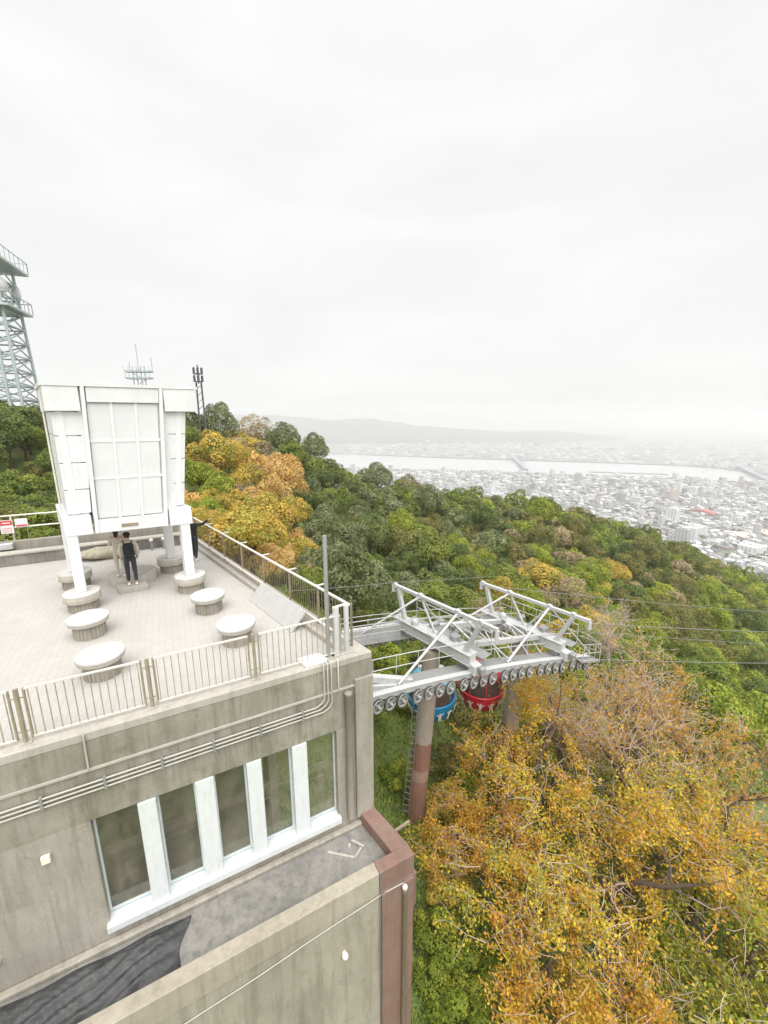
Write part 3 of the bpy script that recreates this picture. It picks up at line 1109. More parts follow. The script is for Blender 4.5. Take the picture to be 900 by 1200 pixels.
# side wall and rear walls (the side wall has an opening that lights the room)
mb = MB()
mb.prism(tpoly(-0.3, -0.01, 0.30, 0.6), -18, -0.03)
mb.prism(tpoly(-0.3, -0.01, 0.6, BACK - .8), -0.75, -0.03)
mb.prism(tpoly(-0.3, -0.01, BACK - .8, BACK), -18, -0.03)
mb.prism(tpoly(-0.3, -0.01, 5.6, 6.1), -18, -0.75)
mb.prism(tpoly(LEFT, -0.3, BACK - .3, BACK), -18, -0.31)
mb.build('rear_wall', 'concrete', bld)
# room behind the windows
MB().prism(tpoly(LEFT, -2.75, 0.42, 3.0), -4.65, -4.5).build('room_floor', 'room_floor', bld)
MB().prism(tpoly(LEFT, -2.75, 3.0, 3.15), -12, -0.32).build('room_wall', 'room_wall', bld)
mb = MB().frame_box(T(-3.6, 0.8, -4.49), U3, V3, Z3, (0, 0, 0), (0.9, 0.12, 2.5))
mb.build('partition', 'room_wall', bld)
mb = MB()
mb.tube([T(-3.4, 1.0, -4.4), T(-2.3, 1.9, -2.1)], 0.03)
mb.tube([T(-3.1, 0.9, -4.4), T(-2.0, 1.8, -2.1)], 0.03)
mb.tube([T(-5.2, 1.2, -3.5), T(-0.6, 1.2, -3.5)], 0.022)
mb.tube([T(-5.2, 1.2, -3.9), T(-0.6, 1.2, -3.9)], 0.022)
mb.build('stair_rail', 'rail_top', bld)

# windows
panes = [(-5.62, -4.89), (-4.59, -3.91), (-3.57, -2.93), (-2.63, -1.97), (-1.64, -0.92)]
for k in range(4):
    a, b2 = panes[k][1], panes[k + 1][0]
    mb = MB()
    wbox(mb, a, b2, -0.30, 0.035, -4.02, -1.625)
    mb.build('mullion', 'mullion', bld, 0.008)
for a, b2 in panes:
    fr = MB()
    e_ = 0.035
    wbox(fr, a, a + e_, -0.24, -0.18, -3.99, -1.625)
    wbox(fr, b2 - e_, b2, -0.24, -0.18, -3.99, -1.625)
    wbox(fr, a + e_, b2 - e_, -0.24, -0.18, -3.99, -3.94)
    wbox(fr, a + e_, b2 - e_, -0.24, -0.18, -1.665, -1.625)
    f_ = fr.build('window_frame', 'sill', bld)
    gl = MB()
    wbox(gl, a + e_, b2 - e_, -0.214, -0.206, -3.94, -1.665)
    gl.build('pane', 'glass', f_)
mb = MB()
wbox(mb, -5.66, -0.88, -0.32, 0.10, -4.18, -4.02)
mb.build('sill', 'mullion', bld, 0.01)
fr = MB()
wbox(fr, -8.25, -8.20, -0.24, -0.18, -3.70, -1.625)
wbox(fr, -7.27, -7.22, -0.24, -0.18, -3.70, -1.625)
wbox(fr, -8.20, -7.27, -0.24, -0.18, -1.675, -1.625)
f_ = fr.build('window_frame', 'sill', bld)
gl = MB()
wbox(gl, -8.20, -7.27, -0.214, -0.206, -3.70, -1.675)
gl.build('pane', 'glass', f_)
mb = MB()
wbox(mb, -8.3, -7.18, -0.32, 0.10, -3.78, -3.70)
mb.build('sill', 'sill', bld)

# conduits and pipes on the front wall
for k, dz in enumerate((0.0, -0.085, -0.17)):
    r_ = 0.017
    z = -0.82 + dz
    sx = -1.19 + k * 0.085
    path = [W(sx - .02, -.12, 0.175), W(sx, 0.01, 0.172), W(sx, 0.045, 0.12)]
    path += [W(sx, 0.045, zz) for zz in (-0.2, z + 0.22)]
    for q in range(1, 6):
        a = q / 5 * math.pi / 2
        path.append(W(sx - 0.2 * (1 - math.cos(a)), 0.045, z + 0.22 - 0.2 * math.sin(a) - .02 * (q == 5)))
    path += [W(-3.6, 0.045, z), W(LEFT, 0.045, z - .02)]
    MB().tube(path, r_, 7).build('conduit', 'conduit', bld)
mb = MB()
wbox(mb, LEFT, -0.003, 0.0, 0.028, -0.60, -0.555)
mb.build('cable_tray', 'conduit', bld)
mb = MB().tube([W(-0.85, -.03, 0.17), W(-0.85, 0.03, 0.14), W(-0.85, 0.03, -0.56)], 0.02, 7)
mb.build('conduit', 'conduit', bld)
mb = MB().tube([W(-5.49, 0.03, 0.13), W(-5.5, 0.03, -0.56)], 0.018, 7)
mb.build('conduit', 'conduit', bld)
clip = MB().frame_box((0, 0, 0), U3, N3, Z3, (-.02, 0, -.12), (.02, .075, .12)).mesh('clip', 'galv')
for s in (-1.7, -2.6, -3.5, -4.4, -5.3, -6.2, -7.1):
    link('clip', clip, bld, W(s, -0.003, -0.905))
mb = MB().lathe(W(-0.64, 0.08, -4.15), [(0.075, 0), (0.075, 3.4), (0.088, 3.41), (0.088, 3.47)], 14)
mb.build('downpipe', 'concrete', bld)
mb = MB()
wbox(mb, -6.37, -6.24, -0.004, 0.06, -2.12, -1.96)
mb.build('wall_lamp', 'lamp_white', bld, 0.01)
mb = MB().prism(tpoly(-1.55, -1.05, 0.05, 0.40), 0.151, 0.235)
mb.build('junction_box', 'white_paint', bld, 0.01)

# ledge below the windows
E0 = W(0.29, 1.52, 0)
ld = MB()
ld.prism([tuple(W(LEFT, 0.0, 0)[:2]), tuple(W(-0.02, 0.0, 0)[:2]), tuple(W(0.22, 1.24, 0)[:2]), tuple(W(LEFT, 1.24, 0)[:2])], -5.0, -4.5)
ld.build('ledge_floor', 'ledge_floor', bld)
ld = MB().prism([tuple(W(LEFT, 1.24, 0)[:2]), tuple(W(-0.6, 1.24, 0)[:2]), tuple(W(-0.6, 1.52, 0)[:2]), tuple(W(LEFT, 1.52, 0)[:2])], -4.75, -4.2)
ld.build('ledge_parapet', 'ledge_top', bld, 0.012)
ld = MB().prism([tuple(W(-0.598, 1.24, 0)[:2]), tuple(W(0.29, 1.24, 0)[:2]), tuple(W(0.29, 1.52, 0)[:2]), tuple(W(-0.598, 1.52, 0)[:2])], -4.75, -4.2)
ld.build('ledge_parapet', 'red_reflection', bld, 0.012)  # ledge corner carries the painted-in red reflection
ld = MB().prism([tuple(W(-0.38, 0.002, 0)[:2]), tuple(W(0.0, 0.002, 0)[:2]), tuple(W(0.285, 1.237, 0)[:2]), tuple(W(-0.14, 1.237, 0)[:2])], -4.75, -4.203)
ld.build('ledge_parapet', 'red_reflection', bld, 0.012)
ld = MB().prism([tuple(W(LEFT, 1.20, 0)[:2]), tuple(W(0.27, 1.20, 0)[:2]), tuple(W(0.27, 1.50, 0)[:2]), tuple(W(LEFT, 1.50, 0)[:2])], -18, -4.75)
ld.prism([tuple(W(-0.35, 0.0, 0)[:2]), tuple(W(-0.02, 0.0, 0)[:2]), tuple(W(0.25, 1.2, 0)[:2]), tuple(W(-0.1, 1.2, 0)[:2])], -18, -4.76)
ld.build('lower_wall', 'lower_wall', bld)
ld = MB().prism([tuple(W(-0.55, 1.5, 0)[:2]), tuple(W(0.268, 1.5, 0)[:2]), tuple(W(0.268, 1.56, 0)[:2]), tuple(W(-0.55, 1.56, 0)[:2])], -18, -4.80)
ld.build('lower_pilaster', 'red_reflection', bld, 0.01)  # same reflected red painted over this strip


def Lw(s, z, off=0.0):
    return W(0.29 + s, 1.50 + off, z)


mb = MB().lathe(Lw(-0.29, -17, 0.11), [(0.052, 0), (0.052, 12.0), (0.066, 12.01), (0.066, 12.12)], 14)
mb.build('drain_pipe', 'rail_brown', bld)
mb = MB().lathe(Lw(-0.29, -4.88, 0.11), [(0.05, 0), (0.06, .02), (0.055, .06), (0.02, .075)], 14)
mb.build('pipe_cap', 'white_paint', bld)
mb = MB().tube([Lw(-0.86, -4.205, 0.02), Lw(-0.86, -17, 0.02)], 0.014, 6)
mb.build('conduit', 'steel_dark', bld)
pth = [Lw(-.32 - k * .45, -4.76 - .085 * k * .45 - .015 * math.sin(k * 1.1), 0.075 if k == 0 else 0.022) for k in range(26)]
mb = MB().tube(pth, 0.011, 6)
mb.build('cable', 'conduit', bld)
for zj in (-8.05,):
    j_ = MB()
    j_.frame_box(Lw(0, zj, -.001), U3, N3, Z3, (-12, 0, -.012), (-.6, .004, .012))
    j_.build('joint', 'table_base', bld)
mb = MB().lathe(Lw(-1.74, -5.85, -0.002), [(0.05, 0), (0.05, .02), (0.062, .03), (0.07, .07), (0.055, .12), (0.02, .14)], 16, axis=tuple(N2) + (0,))
mb.build('wall_globe', 'lamp_white', bld)
# raised joint and mortar marks on the ledge
for (s0, d0), (s1, d1) in [((-1.35, .35), (-0.85, .75)), ((-0.85, .76), (-0.62, .62)), ((-0.75, .35), (-0.55, .62))]:
    MB().bar(W(s0, d0, -4.492), W(s1, d1, -4.492), 0.05, 0.02).build('mortar_strip', 'coping', bld)
mb = MB().lathe(W(-0.85, .45, -4.5), [(0.045, 0), (0.045, .05), (.02, .07)], 12)
mb.build('drain_cover', 'coping', bld)
mb = MB()
wbox(mb, LEFT, -0.36, 0.0, 0.14, -4.5, -4.40)
mb.build('wall_footing', 'concrete', bld, 0.02)
# corbel on the right of the lower wall
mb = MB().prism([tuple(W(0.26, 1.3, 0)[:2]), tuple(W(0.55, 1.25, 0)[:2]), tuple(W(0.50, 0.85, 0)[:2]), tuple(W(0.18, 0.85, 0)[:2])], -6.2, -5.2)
mb.build('corbel', 'red_reflection', bld, 0.02)
mb = MB().bar(W(0.05, .6, -4.6), W(0.75, 0.55, -4.55), 0.06, 0.06)
mb.build('bracket', 'rail_brown', bld)

# dark sheeting heaped on the ledge
rt = np.random.default_rng(3)
nx, ny = 110, 36
vs, fs = [], []
for j in range(ny):
    for i in range(nx):
        a, b2 = i / (nx - 1), j / (ny - 1)
        s = -8.2 + 3.9 * a + 0.05 * math.sin(b2 * 7 + 1) * a - .25 * a * b2
        d = 0.22 + 0.92 * b2 + 0.02 * math.sin(a * 21)
        edge = min(1, 9 * a, 9 * (1 - a), 7 * b2, 7 * (1 - b2))
        z = -4.49 + edge * (0.06 + 0.035 * math.sin(a * 23 + b2 * 9) * math.sin(b2 * 12 + a * 5) + 0.025 * math.sin(b2 * 24 + a * 31) + 0.09 * max(0, 1 - abs(b2 - .45 - .2 * math.sin(a * 6)) * 6) + 0.02 * abs(math.sin(a * 41 + 4 * math.sin(b2 * 13))) + 0.02 * abs(math.sin(b2 * 33 + 5 * math.sin(a * 17 + 1)))) + 0.008
        vs.append(W(s, d, z))
for j in range(ny - 1):
    for i in range(nx - 1):
        a = j * nx + i
        fs.append((a, a + nx, a + nx + 1, a + 1))
mb = MB().add(vs, fs, True)
tp = mb.build('sheet', 'dark_sheet', None, origin=W(-6, .7, -4.5))
sol = tp.modifiers.new('thick', 'SOLIDIFY')
sol.thickness = 0.012
tag(tp, 'dark crumpled sheet lying on the concrete ledge under the windows', 'sheet')

# ------------------------------------------------------------------ railings
bal_f = MB().frame_box((0, 0, 0), U3, N3, Z3, (-.007, -.007, 0), (.007, .007, 0.88)).mesh('baluster', 'rail_steel')
rail = empty('front_railing', T(-3, .2, 0.15), 'pale steel railing with thin bars along the front edge of the terrace', 'railing')
posts = [-0.55, -2.53, -4.40, -6.24, -8.1, -10.0, -12.0]
jr = 0.2
for a, b2 in zip(posts[:-1], posts[1:]):
    MB().bar(T(a - .10, jr, 1.13), T(b2 + .10, jr, 1.13), 0.035, 0.03).build('top_rail', 'rail_top', rail)
    MB().bar(T(a - .10, jr, 0.24), T(b2 + .10, jr, 0.24), 0.025, 0.025).build('bottom_rail', 'rail_top', rail)
    n = int((a - b2 - .3) / 0.118)
    for k in range(n + 1):
        s = a - .15 - (a - b2 - .3) * k / n
        link('baluster', bal_f, rail, T(s, jr, 0.245))
    for s in (a - .10, b2 + .10):
        MB().bar(T(s, jr, 0.22), T(s, jr, 1.145), 0.028, 0.028).build('panel_stile', 'rail_steel', rail)
for s in posts[1:]:
    p_ = MB().bar(T(s, jr - .01, 0.15), T(s, jr - .01, 1.16), 0.05, 0.05).build('post', 'rail_steel', rail)
    MB().box(T(s, jr - .01, 0.16), (0.16, 0.12, 0.02), ua).build('base_plate', 'coping', p_)
    for zz in (0.36, 0.98):
        MB().bar(T(s - .1, jr, zz), T(s + .1, jr, zz), 0.015, 0.015).build('cleat', 'rail_steel', rail)

side = empty('side_railing', T(-.25, 6, 0.15), 'weathered brown railing with close bars along the right edge of the terrace', 'railing')
bal_s = MB().frame_box((0, 0, 0), V3, N3, Z3, (-.009, -.009, 0), (.009, .009, 0.92)).mesh('baluster', 'rail_brown')
ks = -0.24
js = [0.45, 1.9, 3.4, 5.1, 6.8, 8.5, 10.2, 11.9]
for a, b2 in zip(js[:-1], js[1:]):
    MB().bar(T(ks, a, 1.19), T(ks, b2, 1.19), 0.06, 0.035).build('top_rail', 'rail_top', side)
    MB().bar(T(ks, a, 0.27), T(ks, b2, 0.27), 0.03, 0.03).build('bottom_rail', 'rail_brown', side)
    n = int((b2 - a) / 0.112)
    for k in range(1, n):
        link('baluster', bal_s, side, T(ks, a + (b2 - a) * k / n, 0.27))
for a in js:
    MB().bar(T(ks + .03, a, 0.145), T(ks + .03, a, 1.22), 0.05, 0.05).build('post', 'rail_brown', side)
for a in js[1:-1]:
    MB().bar(T(ks - .02, a, 1.205), T(ks + .24, a, 1.215), 0.04, 0.03).build('arm', 'rail_top', side)
MB().tube([T(ks - .12, .5, 0.36), T(ks - .12, 11.9, 0.36)], 0.03, 8).build('pipe', 'rail_top', side)
MB().tube([T(ks - .12, 4.0, 0.24), T(ks - .12, 11.9, 0.24)], 0.022, 8).build('pipe', 'rail_brown', side)

# corner posts
for k, (s, j, z1, r_, mt, lab) in enumerate([(-0.93, .22, 3.0, .045, 'galv', 'tall slim grey pole at the terrace corner'),
                                         (-0.72, .24, 1.32, .075, 'galv_white', 'stout pale corner post next to the tall grey pole'),
                                         (-0.47, .24, 1.32, .06, 'galv_white', 'second stout pale corner post farthest right on the coping')]):
    e = empty('corner_post' if k else 'corner_pole', T(s, j, 0.15), lab, 'post')
    MB().lathe(T(s, j, 0.15), [(r_, 0), (r_, z1 - .17), (r_ * .9, z1 - .15)], 14).build('shaft', mt, e)
    MB().box(T(s, j, 0.165), (0.26, 0.16, 0.028), ua).build('base_plate', 'coping', e, 0.005)
mb = MB().bar(T(-0.78, .26, 1.31), T(-0.40, .26, 1.34), 0.04, 0.04)
o = mb.build('cross_arm', 'rail_top', e)
tl = empty('floodlight', T(-0.22, .9, 0.15), 'small grey bollard lamp standing on the coping behind the corner posts', 'lamp')
MB().lathe(T(-0.24, 1.2, 0.147), [(.1, 0), (.1, .03), (.055, .04), (.055, .38), (.07, .40), (.07, .5), (.03, .53)], 14).build('body', 'galv', tl)

# leaning board by the side railing
bd = MB()
p0, p1 = T(-0.90, 2.0, 0.012), T(-0.90, 4.6, 0.012)
q0, q1 = T(-0.50, 2.0, 0.50), T(-0.50, 4.6, 0.50)
nn = (p1 - p0).cross(q0 - p0).normalized()
off = nn * 0.05
bd.add([p0, p1, q1, q0, p0 + off, p1 + off, q1 + off, q0 + off], [(0, 1, 2, 3), (7, 6, 5, 4), (0, 4, 5, 1), (1, 5, 6, 2), (2, 6, 7, 3), (3, 7, 4, 0)])
o = bd.build('leaning_board', 'board', None, origin=T(-.8, 2.8, 0))
tag(o, 'long pale grey board leaning against the side railing', 'board')

# ------------------------------------------------------------------ round stone tables
def table_meshes(kind):
    if kind == 'low':
        top = MB().lathe((0, 0, 0), [(.55, .45), (.56, .455), (.56, .505), (.55, .515)], 40)
        rim = MB().lathe((0, 0, 0), [(.46, .36), (.535, .38), (.535, .45)], 40)
        base = MB()
        base.lathe((0, 0, 0), [(.42, 0), (.42, .36)], 32)
    else:
        top = MB().lathe((0, 0, 0), [(.55, .48), (.56, .49), (.56, .53), (.54, .55)], 40)
        rim = MB().lathe((0, 0, 0), [(.5, .28), (.555, .30), (.555, .48)], 40)
        base = MB().lathe((0, 0, 0), [(.45, 0), (.45, .30)], 32)
    slat = MB().box((0, 0, .17), (.02, .05, .34))
    return (top.mesh('table_top', 'table_top'), rim.mesh('rim', 'table_rim'), base.mesh('base', 'table_base'),
            slat.mesh('slat', 'table_base'))


TM = {k: table_meshes(k) for k in ('low', 'post')}
tables = [((-6.08, 7.98), 'low', 'round white-topped stone table nearest the front railing, left row'),
          ((-7.50, 9.63), 'low', 'round white-topped stone table second from the front in the left row'),
          ((-8.72, 11.13), 'post', 'round stone table carrying the front left leg of the white screen tower'),
          ((-10.1, 12.75), 'post', 'round stone table carrying the rear left leg of the white screen tower'),
          ((-3.64, 9.33), 'low', 'round white-topped stone table nearest the leaning board'),
          ((-5.03, 11.0), 'low', 'round white-topped stone table second from the front in the right row'),
          ((-6.21, 12.47), 'post', 'round stone table carrying the front right leg of the white screen tower'),
          ((-7.70, 14.22), 'post', 'round stone table carrying the rear right leg of the white screen tower')]
for (x, y), kind, lab in tables:
    e = empty('round_table', (x, y, 0), lab, 'table', 'round stone tables on the terrace')
    e.scale = (.82, .82, .97)
    tm = TM[kind]
    link('table_top', tm[0], e)
    link('rim', tm[1], e)
    link('base', tm[2], e)
    rr = .425 if kind == 'low' else .455
    for k in range(26):
        a = 2 * math.pi * k / 26
        o = link('slat', tm[3], e, (x + rr * math.cos(a), y + rr * math.sin(a), 0), (0, 0, a))
        if kind == 'post':
            o.scale = (1, 1, .82)

# ------------------------------------------------------------------ white screen tower
SP = np.array([-8.73, 11.13])
us = unit(np.array([2.51, 1.35]))
US3 = Vector((*us, 0))


def S(a, b2, z):
    q = SP + us * a + V2 * b2
    return Vector((q[0], q[1], z))


scr = empty('screen_tower', S(1.4, 1, .55), 'tall white panelled screen tower on four legs standing over the terrace', 'tower')


def sbox(mb, a0, a1, b0, b1, z0, z1, da0=0.0, da1=0.0):
    """Box in the screen frame; da0/da1 shift the left/right edges at the top (raked sides)."""
    vs = [S(a0, b0, z0), S(a1, b0, z0), S(a1, b1, z0), S(a0, b1, z0),
          S(a0 + da0, b0, z1), S(a1 + da1, b0, z1), S(a1 + da1, b1, z1), S(a0 + da0, b1, z1)]
    return mb.add(vs, [(3, 2, 1, 0), (4, 5, 6, 7), (0, 1, 5, 4), (1, 2, 6, 5), (2, 3, 7, 6), (3, 0, 4, 7)])


for a, b2 in ((0, 0), (2.85, 0), (0, 2.15), (2.85, 2.15)):
    mb = MB()
    sbox(mb, a - .13, a + .13, b2 - .12, b2 + .14, 0.537, 2.3)
    mb.build('leg', 'white_paint', scr, 0.012)
mb = sbox(MB(), -0.16, 3.56, -0.1, 2.45, 6.22, 6.29)
mb.build('roof', 'white_panel', scr)
mb = sbox(MB(), -0.10, 0.66, -0.08, 2.4, 5.58, 6.216)
mb.build('top_cap', 'white_panel', scr, 0.01)
mb = sbox(MB(), 2.66, 3.50, -0.08, 2.4, 5.58, 6.216)
mb.build('top_cap', 'white_panel', scr, 0.01)
# stacked wing panels with shadow gaps
zl = [2.78, 3.46, 4.20, 4.93, 5.57]
for k in range(4):
    z0, z1 = zl[k] + .012, zl[k + 1] - .012
    f0, f1 = (z0 - 2.78) / 2.79, (z1 - 2.78) / 2.79
    sbox(MB(), 0.0, 0.545 + .16 * f0, .06, 2.3, z0, z1, 0, .16 * (f1 - f0)).build('wing_panel', 'white_panel', scr, 0.006)
    sbox(MB(), 2.395 + .26 * f0, 2.93 + .30 * f0, .06, 2.3, z0, z1, .26 * (f1 - f0), .30 * (f1 - f0)).build('wing_panel', 'white_panel', scr, 0.006)
sbox(MB(), .06, .5, .10, 2.25, 2.7, 5.6).build('wing_core', 'panel_gap', scr)
sbox(MB(), 2.68, 2.88, .10, 2.25, 2.7, 5.6).build('wing_core', 'panel_gap', scr)
mb = MB()
sbox(mb, .10, .26, .045, .1, 2.78, 5.57)
mb.build('wing_post', 'white_paint', scr)
mb = MB()
sbox(mb, 2.70, 2.84, .045, .1, 2.78, 5.57, .28, .28)
mb.build('wing_post', 'white_paint', scr)
# foot boxes around the legs
sbox(MB(), -0.15, 0.50, -0.14, 2.4, 2.2, 2.74).build('foot_box', 'white_paint', scr, 0.012)
sbox(MB(), 2.45, 3.06, -0.14, 2.4, 2.2, 2.74).build('foot_box', 'white_paint', scr, 0.012)
# centre bay: stiles, header, apron, panes
for a0, d0 in ((0.55, .16), (2.30, .26)):
    sbox(MB(), a0, a0 + .09, -.10, .12, 2.2, 6.216, d0, d0).build('stile', 'white_paint', scr, 0.006)
sbox(MB(), .82, 2.52, -.07, .10, 5.82, 6.21, 0.01, .03).build('header', 'white_panel', scr)
sbox(MB(), .64, 2.30, -.07, .4, 2.2, 2.58, 0.012, .022).build('apron', 'white_panel', scr)
sbox(MB(), 1.2, 1.62, -.08, -.07, 2.30, 2.40).build('name_plate', 'rail_brown', scr)
zr = [2.58, 3.75, 4.78, 5.82]


def edges(z):
    f = (z - 2.2) / 4.02
    return 0.64 + .16 * f, 2.30 + .26 * f


for r_ in range(3):
    z0, z1 = zr[r_], zr[r_ + 1]
    (l0, r0), (l1, r1) = edges(z0), edges(z1)
    for c_ in range(3):
        f0, f1 = c_ / 3, (c_ + 1) / 3
        g_ = .035
        vs = []
        for b2 in (0.0, 0.02):
            vs += [S(l0 + (r0 - l0) * f0 + g_, b2, z0 + g_), S(l0 + (r0 - l0) * f1 - g_, b2, z0 + g_),
                   S(l1 + (r1 - l1) * f1 - g_, b2, z1 - g_), S(l1 + (r1 - l1) * f0 + g_, b2, z1 - g_)]
        MB().add(vs, [(0, 1, 2, 3), (7, 6, 5, 4), (0, 4, 5, 1), (1, 5, 6, 2), (2, 6, 7, 3), (3, 7, 4, 0)]).build('pane', 'frost', scr)
for z in zr[1:3]:
    l0, r0 = edges(z)
    sbox(MB(), l0, r0, -.015, .05, z - .034, z + .034).build('glazing_bar', 'white_paint', scr)
for c_ in (1, 2):
    l0, r0 = edges(zr[0])
    l1, r1 = edges(zr[3])
    a0, a1 = l0 + (r0 - l0) * c_ / 3, l1 + (r1 - l1) * c_ / 3
    sbox(MB(), a0 - .033, a0 + .033, -.02, .05, zr[0], zr[3], a1 - a0, a1 - a0).build('glazing_bar', 'white_paint', scr)
sbox(MB(), .6, 2.7, .055, 2.35, 2.3, 6.2).build('core', 'white_panel', scr)
MB().tube([S(-.12, .3, 2.8), S(-.14, .3, 6.1)], .025, 7).build('edge_trim', 'rail_top', scr)

# ------------------------------------------------------------------ viewing plinth and people
pc = Vector((-8.55, 13.3, 0))
e = empty('viewing_plinth', pc, 'low round concrete plinth with a step under the white screen tower', 'plinth')
MB().lathe(pc, [(.72, 0), (.72, .26), (.70, .30)], 40).build('drum', 'coping', e)
MB().lathe(pc + Vector((0, .02, 0)), [(.5, .30), (.5, .325)], 40).build('inlay', 'paving', e)
MB().frame_box((-8.10, 12.45, 0), US3, V3, Z3, (-.40, -.22, 0), (.42, .24, .17)).build('step', 'coping', e, .01)


def skin_mesh(name, nodes, edges_, mat, sub=2, parent=None, root=0):
    """nodes: list of (pos, (rx, ry)); grows one smooth skin over the edge skeleton and returns a mesh object."""
    me = bpy.data.meshes.new(name)
    base = wloc(parent) if parent is not None else Vector((0, 0, 0))
    me.from_pydata([tuple(Vector(p) - base) for p, _ in nodes], edges_, [])
    o = bpy.data.objects.new(name, me)
    COL.objects.link(o)
    sk = o.modifiers.new('skin', 'SKIN')
    sk.use_smooth_shade = True
    for i, (_, r_) in enumerate(nodes):
        sv = me.skin_vertices[0].data[i]
        sv.radius = r_ if hasattr(r_, '__len__') else (r_, r_)
        sv.use_root = (i == root)
    sb_ = o.modifiers.new('sub', 'SUBSURF')
    sb_.levels = sub
    sb_.render_levels = sub
    dg = bpy.context.evaluated_depsgraph_get()
    dg.update()
    new = bpy.data.meshes.new_from_object(o.evaluated_get(dg))
    bpy.data.objects.remove(o, do_unlink=True)
    new.name = name
    new.materials.clear()
    new.materials.append(MATS[mat])
    new.polygons.foreach_set('use_smooth', [True] * len(new.polygons))
    o = bpy.data.objects.new(name, new)
    COL.objects.link(o)
    if parent is not None:
        o.parent = parent
    return o


def person(loc, yaw, label, h=1.68, top='cloth_black', legs='cloth_grey', shoes='shoe_white', cap=False, pack=None, arms='down', stride=.06, hair_long=False):
    e = empty('person', loc, label, 'person', 'people on the terrace')
    k = h / 1.70
    ca, sa = math.cos(yaw), math.sin(yaw)

    def Q(x, y, z):      # x right, y forward, z up in the person's frame
        return Vector((loc[0] + (x * ca - y * sa) * k, loc[1] + (x * sa + y * ca) * k, loc[2] + z * k))
    st = stride
    legsN = [(Q(0, 0, .95), .13 * k), (Q(-.09, 0, .88), .095 * k), (Q(-.10, st * .6, .49), .068 * k), (Q(-.105, st * .2, .13), .05 * k),
             (Q(.09, 0, .88), .095 * k), (Q(.10, -st * .2, .49), .068 * k), (Q(.105, -st, .13), .05 * k), (Q(0, 0, 1.10), .115 * k)]
    if arms == 'down':
        L = [Q(-.19, 0, 1.40), Q(-.25, -.03, 1.14), Q(-.21, .10, .93)]
        Rr = [Q(.19, 0, 1.40), Q(.25, -.03, 1.14), Q(.21, .10, .93)]
    elif arms == 'front':
        L = [Q(-.18, 0, 1.40), Q(-.24, .03, 1.15), Q(-.10, .24, 1.18)]
        Rr = [Q(.18, 0, 1.40), Q(.24, .03, 1.15), Q(.10, .24, 1.18)]
    else:
        L = [Q(-.18, 0, 1.40), Q(-.24, .0, 1.14), Q(-.20, .14, .98)]
        Rr = [Q(.18, .02, 1.41), Q(.30, .18, 1.40), Q(.42, .38, 1.52)]
    torsoN = [(Q(0, 0, .90), (.155 * k, .125 * k)), (Q(0, -.005, 1.18), (.150 * k, .110 * k)), (Q(0, 0, 1.36), (.160 * k, .110 * k)), (Q(0, 0, 1.46), .07 * k),
              (L[0], .072 * k), (L[1], .056 * k), (L[2], .042 * k), (Rr[0], .072 * k), (Rr[1], .056 * k), (Rr[2], .042 * k)]
    # body under the clothes: legs, trunk, arms, neck and head in one surface
    bodyN = [(Q(0, 0, .95), .11 * k), (Q(-.09, 0, .88), .075 * k), (Q(-.10, st * .6, .49), .052 * k), (Q(-.105, st * .2, .08), .036 * k),
             (Q(.09, 0, .88), .075 * k), (Q(.10, -st * .2, .49), .052 * k), (Q(.105, -st, .08), .036 * k),
             (Q(0, 0, 1.18), .10 * k), (Q(0, 0, 1.37), .10 * k), (Q(0, .005, 1.48), .055 * k), (Q(0, .015, 1.56), .075 * k), (Q(0, .02, 1.65), .075 * k),
             (L[0], .05 * k), (L[1], .04 * k), (L[2], .03 * k), (Rr[0], .05 * k), (Rr[1], .04 * k), (Rr[2], .03 * k)]
    bd_ = skin_mesh('body', bodyN, [(0, 1), (1, 2), (2, 3), (0, 4), (4, 5), (5, 6), (0, 7), (7, 8), (8, 9), (9, 10), (10, 11), (8, 12), (12, 13), (13, 14), (8, 15), (15, 16), (16, 17)], 'skin', 2, e)
    # hands: palm and five fingers each
    for arm in (L, Rr):
        d = (arm[2] - arm[1]).normalized()
        x, y, _ = frame_of(d)
        hn = [(arm[2], .028 * k), (arm[2] + d * .08 * k, (.034 * k, .018 * k))]
        he = [(0, 1)]
        for f in range(4):
            off_ = x * (f - 1.5) * .019 * k
            q0 = arm[2] + d * .09 * k + off_
            i0 = len(hn)
            hn += [(q0, .009 * k), (q0 + d * (.04 + .008 * (f in (1, 2))) * k - y * .008 * k, .008 * k), (q0 + d * .065 * k - y * .025 * k, .007 * k)]
            he += [(1, i0), (i0, i0 + 1), (i0 + 1, i0 + 2)]
        i0 = len(hn)
        hn += [(arm[2] + d * .045 * k + x * .04 * k, .010 * k), (arm[2] + d * .085 * k + x * .05 * k - y * .015 * k, .008 * k)]
        he += [(0, i0), (i0, i0 + 1)]
        skin_mesh('hand', hn, he, 'skin', 1, e)
    skin_mesh('trousers', legsN, [(0, 1), (1, 2), (2, 3), (0, 4), (4, 5), (5, 6), (0, 7)], legs, 2, e)
    skin_mesh('jacket', torsoN, [(0, 1), (1, 2), (2, 3), (2, 4), (4, 5), (5, 6), (2, 7), (7, 8), (8, 9)], top, 2, e)
    for sx, dy in ((-.105, st * .2), (.105, -st)):
        skin_mesh('shoe', [(Q(sx, dy - .07, .05), .046 * k), (Q(sx, dy + .04, .045), .045 * k), (Q(sx, dy + .15, .035), .034 * k)], [(0, 1), (1, 2)], shoes, 2, e)
